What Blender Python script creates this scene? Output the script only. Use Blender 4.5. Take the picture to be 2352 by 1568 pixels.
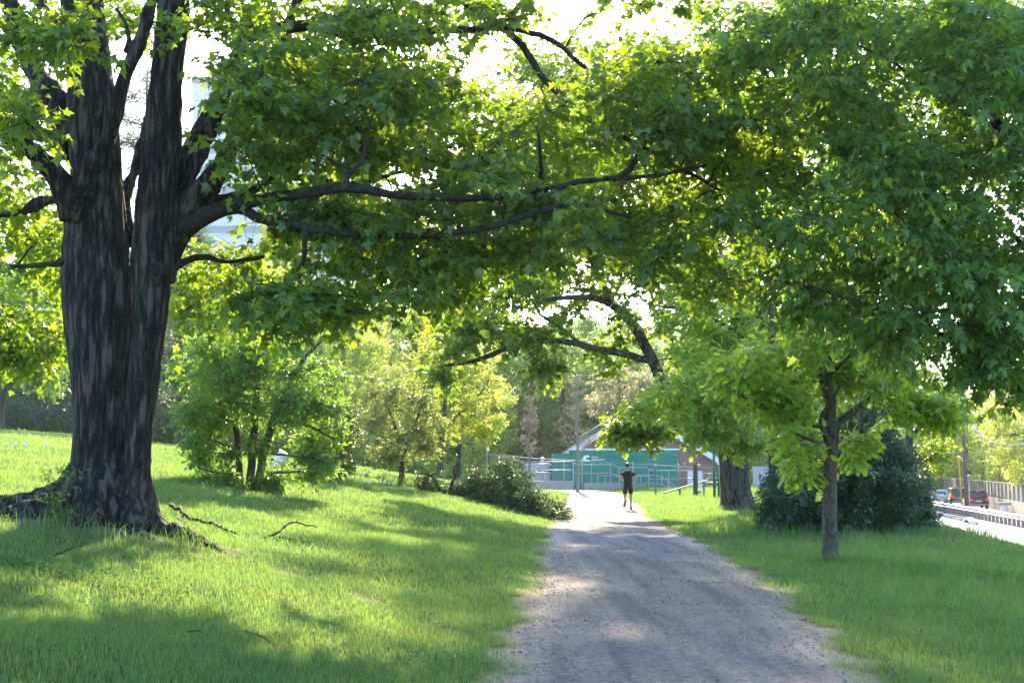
import bpy, math, random
import numpy as np
from mathutils import Vector, Matrix

# ------------------------------------------------------------------ camera, world, sun, exposure
S = bpy.context.scene
for o in list(bpy.data.objects):
    bpy.data.objects.remove(o)
COL = S.collection
PW, PH, PF = 2352.0, 1568.0, 2900.0          # picture units used for measuring the photograph
CAM_Z = 1.6
TAN_P = 291.0 / PF
PITCH = math.atan(TAN_P)
cd = bpy.data.cameras.new('camera')
cd.sensor_width = 36.0
cd.lens = 36.0 * PF / PW
cd.clip_start = 0.1
cd.clip_end = 3000
cam = bpy.data.objects.new('camera', cd)
cam.location = (0, 0, CAM_Z)
cam.rotation_euler = (math.pi / 2 + PITCH, 0, 0)
COL.objects.link(cam)
S.camera = cam

SUN_EL, SUN_AZ = 25.0, 1.0                    # degrees; azimuth is clockwise from +Y (straight ahead)
world = bpy.data.worlds.new('World')
S.world = world
world.use_nodes = True
wn = world.node_tree
sky = wn.nodes.new('ShaderNodeTexSky')
sky.sky_type = 'NISHITA'
sky.sun_disc = False
sky.sun_elevation = math.radians(SUN_EL)
sky.sun_rotation = math.radians(SUN_AZ)
sky.dust_density = 1.0
sky.ozone_density = 3.0
sky.air_density = 1.0
bgn = wn.nodes['Background']
bgn.inputs['Strength'].default_value = 0.15
wn.links.new(sky.outputs['Color'], bgn.inputs['Color'])
ld = bpy.data.lights.new('sun', 'SUN')
ld.energy = 4.0
ld.angle = math.radians(0.8)
ld.color = (1.0, 0.84, 0.62)
sun = bpy.data.objects.new('sun', ld)
COL.objects.link(sun)
ea, aa = math.radians(SUN_EL), math.radians(SUN_AZ)
SUN_DIR = Vector((math.sin(aa) * math.cos(ea), math.cos(aa) * math.cos(ea), math.sin(ea)))
sun.rotation_euler = (-SUN_DIR).to_track_quat('-Z', 'Y').to_euler()
S.view_settings.view_transform = 'Standard'
S.view_settings.look = 'None'
S.view_settings.exposure = 2.28
S.view_settings.gamma = 1.0
S.cycles.max_bounces = 12
S.cycles.diffuse_bounces = 6
S.cycles.glossy_bounces = 2
S.cycles.transmission_bounces = 10
S.cycles.transparent_max_bounces = 12
S.cycles.sample_clamp_indirect = 6.0
S.cycles.use_denoising = True

RNG = np.random.default_rng(7)
random.seed(7)

# ------------------------------------------------------------------ measuring helpers
def ray(px, py):
    u, v = (px - PW / 2) / PF, (PH / 2 - py) / PF
    c, s = math.cos(PITCH), math.sin(PITCH)
    d = Vector((u, c - v * s, s + v * c))
    return d / d.y                              # unit step in world Y

def P(px, py, Y):
    d = ray(px, py)
    return Vector((d.x * Y, Y, CAM_Z + d.z * Y))

def proj(p):
    d = p[1]; e = math.atan2(p[2] - CAM_Z, d) - PITCH
    return PW / 2 + PF * p[0] / (d * math.cos(PITCH) + (p[2] - CAM_Z) * math.sin(PITCH)), PH / 2 - PF * math.tan(e)
GAPS = [(1000, 70, 1165, 215), (1260, 25, 1590, 85), (680, 70, 770, 125), (420, 180, 520, 280), (280, 170, 335, 260), (1440, 60, 1620, 120), (2100, 830, 2170, 880)]
def open_sky(p):
    x, y = proj(p)
    return any(a < x < c and b < y < d for a, b, c, d in GAPS)

def pm(px, Y):
    return px * Y / PF                          # picture units -> metres at a distance

# ------------------------------------------------------------------ terrain
LE = np.array([(-30, -.55), (0, -.33), (9.4, -.08), (12.4, .08), (15.7, .25), (19.7, .49), (25, .68), (37, 1.2), (48.8, 1.83), (66, 2.8), (80, 3.6), (90, 3.2), (98, 0.5), (103, -6), (106, -14), (400, -14)])
RE = np.array([(-30, 2.0), (0, 2.05), (9.4, 2.38), (12.05, 2.92), (15.7, 3.37), (18.2, 3.5), (21.6, 3.75), (26.5, 3.97), (33, 4.2), (38.7, 4.25), (44.2, 4.55), (54.6, 5.4), (70, 6.4), (84, 7.0), (95, 6.6), (103, 4.0), (108, -4), (111, -14), (400, -14)])
HE = np.array([(-30, -.6), (0, -.4), (9.4, -.15), (12.4, .02), (15.7, .21), (19.7, .47), (25, .68), (37, 1.2), (48.8, 1.83), (66, 2.4), (80, 0.0), (92, -4), (105, -10), (125, -20), (400, -60)])
def gl(Y): return 31.8 + .163 * (Y - 78)        # guardrail line
def wl(Y): return 42 + .25 * (Y - 105)          # parapet wall line
def sst(t):
    t = np.clip(t, 0, 1)
    return t * t * (3 - 2 * t)
ROAD_Z = -2.2
def gz(x, y):
    x = np.asarray(x, float); y = np.asarray(y, float)
    he = np.interp(y, HE[:, 0], HE[:, 1])
    u = np.maximum(he - x, 0)
    us = np.sqrt(u * u + .16) - .4
    z = 6.0 * (1 - np.exp(-.19 * us / 6.0)) * (1 - .85 * sst((y - 95) / 60) * np.exp(-u / 25))
    z = z + .13 * np.exp(-((x + 4.9) ** 2 + (y - 15.4) ** 2) / 2.2)
    far = sst((y - 150) / 200)
    z = z * (1 - far) + far * 1.0
    # undulation of the lawn, none on the path
    amp = np.clip(u / 2.5, 0, 1)
    z = z + amp * (.05 * np.sin(x * .9 + 1.3 * np.sin(y * .35)) * np.sin(y * .55 + .7) + .025 * np.sin(x * 2.3 + 2) * np.sin(y * 1.7))
    re_ = np.interp(y, RE[:, 0], RE[:, 1])
    v = np.maximum(x - np.maximum(re_, 3), 0)
    z = z + .05 * np.clip(v / 2, 0, 1) * np.sin(x * 1.1 + y * .23) * np.sin(y * .4 + 1)
    cr = gl(y) - 13.2
    t = sst((x - cr) / 3.3)
    z = z * (1 - t) + ROAD_Z * t
    wx = wl(y) + 2
    t2 = sst((x - wx) / 30)
    return z + t2 * 2.5
def gzf(x, y): return float(gz(x, y))

def G(px, py, ymin=4.0, ymax=400.0):
    d = ray(px, py)
    Y = ymin
    while Y < ymax:
        if CAM_Z + d.z * Y < gzf(d.x * Y, Y):
            lo, hi = Y - .25, Y
            for _ in range(20):
                m = (lo + hi) / 2
                if CAM_Z + d.z * m < gzf(d.x * m, m): hi = m
                else: lo = m
            Y = hi
            break
        Y += .25
    return Vector((d.x * Y, Y, gzf(d.x * Y, Y)))

# ------------------------------------------------------------------ object helpers
def empty(name, label, cat, loc=(0, 0, 0), group=None):
    o = bpy.data.objects.new(name, None)
    o.empty_display_size = .3
    o.location = loc
    COL.objects.link(o)
    o['label'] = label; o['category'] = cat
    if group: o['group'] = group
    return o

def tag(o, label=None, cat=None, group=None, kind=None):
    if label: o['label'] = label
    if cat: o['category'] = cat
    if group: o['group'] = group
    if kind: o['kind'] = kind
    return o

def wloc(o):
    v = Vector((0, 0, 0))
    while o is not None:
        v += o.location
        o = o.parent
    return v

def build(name, V, F, mat, parent=None, smooth=False, loc=None):
    """V world coordinates; F list of index tuples or an int array (n,k)."""
    V = np.asarray(V, np.float32).reshape(-1, 3)
    org = wloc(parent) if parent is not None else Vector(loc or (0, 0, 0))
    V = V - np.array(org, np.float32)
    me = bpy.data.meshes.new(name)
    if isinstance(F, np.ndarray):
        n, k = F.shape
        me.vertices.add(len(V)); me.vertices.foreach_set('co', V.ravel())
        me.loops.add(n * k); me.loops.foreach_set('vertex_index', F.ravel().astype(np.int32))
        me.polygons.add(n)
        me.polygons.foreach_set('loop_start', np.arange(0, n * k, k, dtype=np.int32))
        me.polygons.foreach_set('loop_total', np.full(n, k, np.int32))
    else:
        me.from_pydata([tuple(map(float, v)) for v in V], [], F)
    me.update(calc_edges=True)
    if smooth:
        me.polygons.foreach_set('use_smooth', np.ones(len(me.polygons), bool))
    if mat is not None: me.materials.append(mat)
    o = bpy.data.objects.new(name, me)
    COL.objects.link(o)
    if parent is not None: o.parent = parent
    elif loc is not None: o.location = loc
    return o

def copy_tree(root, loc, rz=0., sc=1., label=None, group=None):
    r = root.copy(); COL.objects.link(r)
    r.location = loc; r.rotation_euler = (0, 0, rz); r.scale = (sc, sc, sc) if not hasattr(sc, '__len__') else sc
    if label: r['label'] = label
    if group: r['group'] = group
    for ch in list(root.children):
        c = ch.copy(); COL.objects.link(c); c.parent = r
        for g in list(ch.children):
            d = g.copy(); COL.objects.link(d); d.parent = c
    return r

class MB:
    """collects simple shapes into one mesh"""
    def __init__(self): self.V = []; self.F = []
    def add(self, V, F):
        b = len(self.V)
        self.V += [tuple(v) for v in V]
        self.F += [tuple(i + b for i in f) for f in F]
    def box(self, c, s, rz=0., rx=0., ry=0., bev=0.):
        hx, hy, hz = s[0] / 2, s[1] / 2, s[2] / 2
        M = Matrix.Translation(c) @ Matrix.Rotation(rz, 4, 'Z') @ Matrix.Rotation(ry, 4, 'Y') @ Matrix.Rotation(rx, 4, 'X')
        if bev <= 0:
            vs = [Vector((x, y, z)) for x in (-hx, hx) for y in (-hy, hy) for z in (-hz, hz)]
            fs = [(0, 1, 3, 2), (4, 6, 7, 5), (0, 4, 5, 1), (2, 3, 7, 6), (0, 2, 6, 4), (1, 5, 7, 3)]
        else:
            b = min(bev, hx * .9, hy * .9, hz * .9)
            vs = []
            lv = [(-hz, b), (-hz + b, 0), (hz - b, 0), (hz, b)]
            for z, i in lv:
                x0, y0 = hx - i, hy - i
                vs += [Vector(p) for p in [(-x0 + b, -y0, z), (x0 - b, -y0, z), (x0, -y0 + b, z), (x0, y0 - b, z), (x0 - b, y0, z), (-x0 + b, y0, z), (-x0, y0 - b, z), (-x0, -y0 + b, z)]]
            fs = [tuple(range(7, -1, -1)), tuple(range(24, 32))]
            for k in range(3):
                for j in range(8):
                    fs.append((k * 8 + j, k * 8 + (j + 1) % 8, k * 8 + 8 + (j + 1) % 8, k * 8 + 8 + j))
        self.add([M @ v for v in vs], fs)
    def tube(self, pts, rad, n=8, cap=True, flat=1.0):
        V, F = tube_geo(pts, rad, n, cap, flat)
        self.add(V, F)
    def quad(self, a, b, c, d): self.add([a, b, c, d], [(0, 1, 2, 3)])
    def build(self, name, mat, parent=None, smooth=False, loc=None):
        return build(name, self.V, self.F, mat, parent, smooth, loc)

def tube_geo(pts, rad, n=8, cap=True, flat=1.0):
    pts = [Vector(p) for p in pts]
    if not hasattr(rad, '__len__'): rad = [rad] * len(pts)
    V = []; F = []
    t0 = (pts[1] - pts[0]).normalized()
    ref = Vector((0, 0, 1)) if abs(t0.z) < .9 else Vector((1, 0, 0))
    nx = t0.cross(ref).normalized()
    for i, p in enumerate(pts):
        t = (pts[min(i + 1, len(pts) - 1)] - pts[max(i - 1, 0)])
        t = t.normalized() if t.length > 1e-9 else t0
        nx = (nx - t * nx.dot(t))
        nx = nx.normalized() if nx.length > 1e-6 else t.orthogonal().normalized()
        ny = t.cross(nx)
        for k in range(n):
            a = 2 * math.pi * k / n
            V.append(p + (nx * math.cos(a) + ny * math.sin(a) * flat) * rad[i])
    for i in range(len(pts) - 1):
        for k in range(n):
            F.append((i * n + k, i * n + (k + 1) % n, (i + 1) * n + (k + 1) % n, (i + 1) * n + k))
    if cap:
        F.append(tuple(range(n - 1, -1, -1)))
        F.append(tuple(range((len(pts) - 1) * n, len(pts) * n)))
    return V, F

def catmull(pts, rad, step):
    """resample control points to a smooth curve about `step` apart"""
    pts = [Vector(p) for p in pts]
    out = []; ro = []
    for i in range(len(pts) - 1):
        p0 = pts[max(i - 1, 0)]; p1 = pts[i]; p2 = pts[i + 1]; p3 = pts[min(i + 2, len(pts) - 1)]
        m = max(2, int((p2 - p1).length / step))
        for j in range(m):
            t = j / m
            out.append(.5 * ((2 * p1) + (p2 - p0) * t + (2 * p0 - 5 * p1 + 4 * p2 - p3) * t * t + (3 * p1 - p0 - 3 * p2 + p3) * t ** 3))
            ro.append(rad[i] + (rad[i + 1] - rad[i]) * t)
    out.append(pts[-1]); ro.append(rad[-1])
    return out, ro

# ------------------------------------------------------------------ materials
def newmat(name):
    m = bpy.data.materials.new(name); m.use_nodes = True
    nt = m.node_tree
    return m, nt, nt.nodes, nt.links, nt.nodes['Principled BSDF']

def ramp(nodes, stops):
    r = nodes.new('ShaderNodeValToRGB')
    e = r.color_ramp.elements
    while len(e) > 1: e.remove(e[-1])
    e[0].position = stops[0][0]; e[0].color = (*stops[0][1], 1)
    for p, c in stops[1:]:
        x = e.new(p); x.color = (*c, 1)
    return r

def objcoord(nodes, links, scale=(1, 1, 1), rot=(0, 0, 0)):
    tc = nodes.new('ShaderNodeTexCoord'); mp = nodes.new('ShaderNodeMapping')
    mp.inputs['Scale'].default_value = scale
    mp.inputs['Rotation'].default_value = rot
    links.new(tc.outputs['Object'], mp.inputs['Vector'])
    return mp.outputs['Vector']

def noise_n(nodes, links, vec, scale, detail=4, rough=.6):
    n = nodes.new('ShaderNodeTexNoise')
    n.inputs['Scale'].default_value = scale; n.inputs['Detail'].default_value = detail; n.inputs['Roughness'].default_value = rough
    links.new(vec, n.inputs['Vector'])
    return n.outputs['Fac']

def plain(name, col, rough=.6, metal=0., var=.12, spec=.5, nscale=6., emit=None, bump=0.):
    m, nt, N, L, B = newmat(name)
    vec = objcoord(N, L)
    f = noise_n(N, L, vec, nscale, 6)
    r = ramp(N, [(.25, tuple(c * (1 - var) for c in col)), (.75, tuple(min(1, c * (1 + var)) for c in col))])
    L.new(f, r.inputs['Fac']); L.new(r.outputs['Color'], B.inputs['Base Color'])
    B.inputs['Roughness'].default_value = rough; B.inputs['Metallic'].default_value = metal
    B.inputs['Specular IOR Level'].default_value = spec
    if bump:
        b = N.new('ShaderNodeBump'); b.inputs['Strength'].default_value = bump; b.inputs['Distance'].default_value = .02
        L.new(f, b.inputs['Height']); L.new(b.outputs['Normal'], B.inputs['Normal'])
    if emit:
        B.inputs['Emission Color'].default_value = (*emit[0], 1); B.inputs['Emission Strength'].default_value = emit[1]
    return m

def leafmat(name, front, trans, mix=.5, rough=.42, spec=.5, var=.35, patch=0):
    m, nt, N, L, B = newmat(name)
    geo = N.new('ShaderNodeNewGeometry')
    def varied(c, ylw):
        r = ramp(N, [(0, tuple(x * (1 - var) for x in c)), (.6, c), (1, (c[0] * (1 + var + ylw), c[1] * (1 + var * .6), c[2] * (1 + var * .3)))])
        L.new(geo.outputs['Random Per Island'], r.inputs['Fac'])
        if not patch: return r.outputs['Color']
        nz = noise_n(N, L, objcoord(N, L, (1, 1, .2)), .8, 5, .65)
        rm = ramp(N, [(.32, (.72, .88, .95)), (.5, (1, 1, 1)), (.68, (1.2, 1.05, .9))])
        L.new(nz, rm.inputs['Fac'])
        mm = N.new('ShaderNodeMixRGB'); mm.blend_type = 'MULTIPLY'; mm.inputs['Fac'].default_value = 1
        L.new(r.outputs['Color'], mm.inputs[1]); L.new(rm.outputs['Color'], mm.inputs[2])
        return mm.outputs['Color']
    L.new(varied(front, .1), B.inputs['Base Color'])
    B.inputs['Roughness'].default_value = rough
    B.inputs['Specular IOR Level'].default_value = spec
    t = N.new('ShaderNodeBsdfTranslucent')
    L.new(varied(trans, .15), t.inputs['Color'])
    mx = N.new('ShaderNodeMixShader'); mx.inputs['Fac'].default_value = mix
    L.new(B.outputs['BSDF'], mx.inputs[1]); L.new(t.outputs['BSDF'], mx.inputs[2])
    L.new(mx.outputs['Shader'], N['Material Output'].inputs['Surface'])
    return m

def barkmat(name, dark, light, scale=6., stretch=.16, bump=.9, dist=.05, pos=(.38, .68)):
    m, nt, N, L, B = newmat(name)
    vec = objcoord(N, L, (1, 1, stretch))
    f1 = noise_n(N, L, vec, scale, 8, .65)
    f2 = noise_n(N, L, objcoord(N, L, (1, 1, .5)), scale * .35, 4)
    v = N.new('ShaderNodeTexVoronoi'); v.feature = 'DISTANCE_TO_EDGE'; v.inputs['Scale'].default_value = scale * 1.6
    L.new(vec, v.inputs['Vector'])
    mu = N.new('ShaderNodeMath'); mu.operation = 'MULTIPLY_ADD'; mu.inputs[1].default_value = .55
    L.new(v.outputs['Distance'], mu.inputs[0]); L.new(f1, mu.inputs[2])
    ad = N.new('ShaderNodeMath'); ad.operation = 'MULTIPLY_ADD'; ad.inputs[1].default_value = .45; ad.use_clamp = True
    L.new(f2, ad.inputs[0])
    sb = N.new('ShaderNodeMath'); sb.operation = 'SUBTRACT'; sb.inputs[1].default_value = .22
    L.new(mu.outputs[0], sb.inputs[0]); L.new(sb.outputs[0], ad.inputs[2])
    mid = tuple((a + b) / 2 for a, b in zip(dark, light))
    r = ramp(N, [(pos[0], dark), ((pos[0] + pos[1]) / 2, mid), (pos[1] + .12, light)])
    L.new(ad.outputs[0], r.inputs['Fac']); L.new(r.outputs['Color'], B.inputs['Base Color'])
    B.inputs['Roughness'].default_value = .9; B.inputs['Specular IOR Level'].default_value = .25
    b = N.new('ShaderNodeBump'); b.inputs['Strength'].default_value = bump; b.inputs['Distance'].default_value = dist
    L.new(mu.outputs[0], b.inputs['Height']); L.new(b.outputs['Normal'], B.inputs['Normal'])
    return m

M = {}
def oldbark():
    m, nt, N, L, B = newmat('old maple bark')
    def mad(a, k, b=None):
        x = N.new('ShaderNodeMath'); x.operation = 'MULTIPLY_ADD'; x.inputs[1].default_value = k
        L.new(a, x.inputs[0])
        if b is None: x.inputs[2].default_value = 0
        else: L.new(b, x.inputs[2])
        return x.outputs[0]
    # wander of the furrows
    vec = objcoord(N, L, (1, 1, .13))
    long_ = noise_n(N, L, vec, 9, 5, .55)
    ab = N.new('ShaderNodeMath'); ab.operation = 'SUBTRACT'; ab.inputs[1].default_value = .5; L.new(long_, ab.inputs[0])
    ab2 = N.new('ShaderNodeMath'); ab2.operation = 'ABSOLUTE'; L.new(ab.outputs[0], ab2.inputs[0])
    vo = N.new('ShaderNodeTexVoronoi'); vo.feature = 'DISTANCE_TO_EDGE'; vo.inputs['Scale'].default_value = 11; L.new(objcoord(N, L, (1, 1, .2)), vo.inputs['Vector'])
    fine = noise_n(N, L, objcoord(N, L, (1, 1, .45)), 38, 8, .75)
    h = mad(ab2.outputs[0], 2.6, mad(vo.outputs['Distance'], .5, mad(fine, .62)))
    patch_ = noise_n(N, L, objcoord(N, L, (1, 1, .45)), 2.6, 5, .7)
    hc = mad(patch_, .55, h)
    r = ramp(N, [(.52, (.0035, .003, .003)), (.70, (.014, .0125, .0115)), (.9, (.045, .04, .036)), (1.0, (.10, .085, .075))])
    L.new(hc, r.inputs['Fac']); L.new(r.outputs['Color'], B.inputs['Base Color'])
    B.inputs['Roughness'].default_value = .85; B.inputs['Specular IOR Level'].default_value = .3
    b = N.new('ShaderNodeBump'); b.inputs['Strength'].default_value = 1.0; b.inputs['Distance'].default_value = .06
    L.new(h, b.inputs['Height']); L.new(b.outputs['Normal'], B.inputs['Normal'])
    return m
M['bark_old'] = oldbark()
M['bark_limb'] = barkmat('limb bark', (.006, .005, .005), (.045, .04, .036), 14, .6, .9, .03)
M['bark_grey'] = barkmat('grey bark', (.018, .015, .013), (.15, .13, .118), 9, .14, 1.0, .06, (.42, .7))
M['bark_thin'] = barkmat('smooth young bark', (.035, .03, .025), (.15, .13, .115), 12, .5, .8, .02)
M['bark_far'] = barkmat('far bark', (.035, .03, .026), (.11, .10, .09), 5, .2, .5, .03)
M['twig_pale'] = plain('pale bare twigs', (.22, .20, .17), .8)
M['maple'] = leafmat('maple leaves', (.05, .14, .045), (.36, .55, .02), .5, .38, .6, .45)
M['maple2'] = leafmat('right maple leaves', (.068, .175, .055), (.31, .54, .045), .5, .38, .6, .45)
M['oak'] = leafmat('young oak leaves', (.16, .31, .05), (.54, .76, .06), .5, .45)
M['oak2'] = leafmat('pale oak leaves', (.19, .33, .065), (.56, .76, .09), .5, .45)
M['holly'] = leafmat('holly leaves', (.05, .115, .058), (.08, .17, .04), .24, .3, .8)
M['berry'] = leafmat('serviceberry leaves', (.07, .18, .05), (.30, .55, .05), .5, .42)
M['dullshrub'] = leafmat('glossy shrub leaves', (.045, .085, .022), (.17, .26, .022), .4, .3, .8)
M['crab'] = leafmat('crabapple leaves', (.09, .145, .05), (.34, .44, .08), .48, .4)
M['gold'] = leafmat('golden leaves', (.24, .34, .06), (.62, .72, .09), .52, .5)
M['fallen'] = leafmat('wilting leaves', (.05, .098, .05), (.12, .2, .04), .36, .5, .4)
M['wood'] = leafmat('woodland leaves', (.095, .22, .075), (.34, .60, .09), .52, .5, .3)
M['woodlit'] = leafmat('sunlit woodland leaves', (.16, .26, .055), (.56, .74, .09), .56, .5, .3)  # brighter, yellower twin of the woodland leaves; sunlight is put into the colour
M['pale'] = leafmat('pale flowering leaves', (.32, .36, .20), (.45, .45, .20), .45, .5, .3)
M['pine'] = leafmat('pine needles', (.07, .15, .10), (.13, .24, .10), .4, .5, .3)
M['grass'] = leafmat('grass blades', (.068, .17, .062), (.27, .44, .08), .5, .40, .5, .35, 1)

# ------------------------------------------------------------------ leaves and trees
def tmpl(outline, fold, droop, centre=(0, .3)):
    """symmetric outline (right half incl. base and tip) -> verts (T,3), triangle fan"""
    right = outline
    left = [(-x, y) for x, y in reversed(outline[1:-1])]
    pts = [centre] + list(right) + left
    V = np.array([(x, y, abs(x) * fold - droop * y * y) for x, y in pts], np.float32)
    n = len(pts) - 1
    F = np.array([(0, 1 + i, 1 + (i + 1) % n) for i in range(n)], np.int32)
    return V, F
T_MAPLE = tmpl([(0, 0), (.36, -.05), (.27, .15), (.46, .24), (.62, .44), (.40, .46), (.25, .47), (.24, .66), (.12, .78), (0, 1.03)], .25, .2)
T_CUT = tmpl([(0, 0), (.32, .02), (.22, .2), (.56, .52), (.2, .48), (.2, .68), (0, 1.05)], .25, .24)
T_OAK = tmpl([(0, 0), (.12, .16), (.34, .30), (.15, .42), (.42, .62), (.2, .72), (.2, .94), (0, 1)], .2, .2, (0, .4))
T_OVAL = (np.array([(0, 0, 0), (.26, .42, .07), (0, 1, -.12), (-.26, .42, .07)], np.float32), np.array([(0, 1, 2), (0, 2, 3)], np.int32))
T_LOBE = tmpl([(0, 0), (.46, .30), (.2, .42), (0, 1)], .2, .15)
T_NEEDLE = (np.array([(-.05, 0, 0), (.05, 0, 0), (.03, 1, -.1), (-.03, 1, -.1)], np.float32), np.array([(0, 1, 2), (0, 2, 3)], np.int32))

def nrm(a):
    return a / np.maximum(np.linalg.norm(a, axis=1, keepdims=True), 1e-9)

def leaves_geo(pos, axis, normal, size, T):
    """vectorised leaf meshes"""
    tv, tf = T
    a = nrm(axis)
    x = nrm(np.cross(a, normal))
    n = np.cross(x, a)
    sz = size[:, None, None]
    V = pos[:, None, :] + sz * (tv[None, :, 0:1] * x[:, None, :] + tv[None, :, 1:2] * a[:, None, :] + tv[None, :, 2:3] * n[:, None, :])
    F = tf[None] + (np.arange(len(pos)) * len(tv))[:, None, None]
    return V.reshape(-1, 3), F.reshape(-1, 3)

class Tree:
    def __init__(self, rng=None):
        self.V = []; self.F = []; self.pts = []; self.rad = []
        self.so = []; self.sd = []; self.sl = []        # sprays: origin, direction, length
        self.rng = rng or np.random.default_rng(random.randrange(1 << 30))
    def add(self, V, F):
        b = len(self.V); self.V += V; self.F += [tuple(i + b for i in f) for f in F]
    def limb(self, pts, rad, n=8, step=.3, wig=.0, attach=True, keep=True):
        p, r = catmull(pts, rad, step)
        if wig:
            for i in range(1, len(p) - 1):
                p[i] = p[i] + Vector(self.rng.normal(0, wig, 3)) * min(1, r[i] * 12 + .3)
        if keep:
            V, F = tube_geo(p, r, n); self.add(V, F)
        if attach:
            self.pts += [tuple(q) for q in p]; self.rad += r
        return p, r
    def clumps(self, cl, base=None, nspray=10, slen=.5, rmin=.006, minrad=0., up=.25, sides=5, flat=.7, fork=.55, rk=.009):
        """cl: list of (centre, radius). each is joined to the nearest wood, then gets sprays."""
        rng = self.rng
        base = Vector(base) if base is not None else Vector(self.pts[0])
        cl = sorted(cl, key=lambda c: min((Vector(c[0]) - Vector(q)).length for q in self.pts[::4]))
        for c, r in cl:
            c = Vector(c)
            A = np.array(self.pts); R = np.array(self.rad)
            d = np.linalg.norm(A - np.array(c), axis=1)
            pen = np.where(A[:, 2] > c.z + .25, (A[:, 2] - c.z) * .8, 0)
            i = int(np.argmin(d + pen - np.minimum(R, .06) * 4))
            p0 = Vector(A[i]); dist = (c - p0).length
            r0 = min(R[i] * .8, max(rmin * 1.5, rk * (1 + dist)))
            mid = (p0 + c) / 2 + Vector((0, 0, dist * .1)) + Vector(rng.normal(0, .09 * dist, 3))
            m2 = (mid + c) / 2 + Vector(rng.normal(0, .05 * dist, 3))
            self.limb([p0, mid, m2, c], [r0, r0 * .75, r0 * .55, max(rmin, r0 * .35)], sides, max(.12, dist / 7), .012)
            for k in range(nspray):
                v = rng.normal(0, 1, 3); v[2] = v[2] * flat + up; v /= np.linalg.norm(v)
                o = c + Vector(v) * r * rng.uniform(.05, .6)
                out = Vector(v) + (o - base).normalized() * .4
                out.z -= .15
                L = slen * rng.uniform(.7, 1.25)
                self.so.append(tuple(o)); self.sd.append(tuple(out.normalized())); self.sl.append(L)
                if rmin < .02 and self.twigs:
                    a = c + (o - c) * .15
                    e = o + out.normalized() * L
                    self.add(*tube_geo([a, (a + e) / 2 + Vector((0, 0, .04 * L)), e], [rmin, rmin * .7, rmin * .35], 3, False))
    twigs = True
    def leaves(self, T, size, m=5, droop=.45, spread=.85, jit=.35, petiole=.35, upn=1.0):
        rng = self.rng
        O = np.array(self.so); D = np.array(self.sd); Ls = np.array(self.sl)
        n = len(O)
        t = (np.arange(m) + .6) / m
        O = np.repeat(O, 2 * m, 0); D = np.repeat(D, 2 * m, 0); Lr = np.repeat(Ls, 2 * m)
        tt = np.tile(np.repeat(t, 2), n) + rng.normal(0, .05, n * 2 * m)
        side = np.tile(np.tile([1., -1.], m), n)
        upv = np.array([0, 0, 1.])
        sv = nrm(np.cross(D, upv) + 1e-6)
        tip = np.clip((tt - .7) / .3, 0, 1)[:, None]
        ax = D * (.45 + .6 * tip) + sv * side[:, None] * spread * (1 - .6 * tip) + rng.normal(0, jit, D.shape)
        ax[:, 2] -= droop * rng.uniform(.3, 1.5, len(ax))
        ax = nrm(ax)
        sz = size * rng.uniform(.5, 1.28, len(ax))
        pos = O + D * (Lr * tt)[:, None]
        pos[:, 2] -= .12 * Lr * tt ** 2
        pos += ax * (sz * petiole)[:, None]
        nv = upv * upn + rng.normal(0, .45, D.shape)
        return leaves_geo(pos, ax, nv, sz, T)

# ================================================================== SETTING
def wob(y, k):
    return .05 * np.sin(y * 9.1 + 5 * k) * np.sin(y * 2.3 + k) + .03 * np.sin(y * 15.7 + k) + .07 * np.sin(y * 1.9 + k) + .05 * np.sin(y * 4.3 + 2 * k) + .05 * np.sin(y * .7 + 3 * k)
def pl(y): return np.interp(y, LE[:, 0], LE[:, 1]) + wob(np.asarray(y, float), .4)
def pr(y): return np.interp(y, RE[:, 0], RE[:, 1]) + wob(np.asarray(y, float), 2.2)

TREE_BASE = (-4.85, 15.4)
WORN = np.array([(-3.9, 15.3), (-3.0, 14.6), (-2.2, 14.2), (-1.4, 13.4), (-.8, 12.6), (-.3, 11.9)])
def soil_amount(x, y, part=None):
    x = np.asarray(x, float); y = np.asarray(y, float)
    dl = pl(y) - x; dr = x - pr(y)
    d = np.maximum(dl, dr)
    e = np.clip(1 - d / (.30 + .15 * np.sin(y * .8) + .1 * np.sin(y * 3.1)), 0, 1) * (y < 60) * (.72 + .28 * np.sin(y * 5.3 + x * 9))
    t = np.exp(-(((x - TREE_BASE[0]) / 1.7) ** 2 + ((y - TREE_BASE[1] + .3) / 1.5) ** 2))
    t = np.where(y < 15.6, t * .75, t * .3)
    wx = np.interp(x, WORN[:, 0], WORN[:, 1])
    w = np.exp(-((y - wx) / .22) ** 2) * (x > -3.9) * (x < -.3) * (.45 + .4 * np.sin(x * 7))
    if part == 'tan': return e
    return np.clip(np.maximum(np.maximum(e, t), w), 0, 1)

def grade(lo, hi, fine_lo, fine_hi, step, grow=1.16):
    c = list(np.arange(fine_lo, fine_hi + 1e-6, step))
    s = step
    while c[-1] < hi: s *= grow; c.append(c[-1] + s)
    s = step; h = []
    a = fine_lo
    while a > lo: s *= grow; a -= s; h.append(a)
    return np.array(h[::-1] + c)
gx = grade(-900, 900, -12, 26, .22)
gy = grade(-60, 1500, 4, 42, .22)
XX, YY = np.meshgrid(gx, gy)
ZZ = gz(XX, YY)
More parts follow.
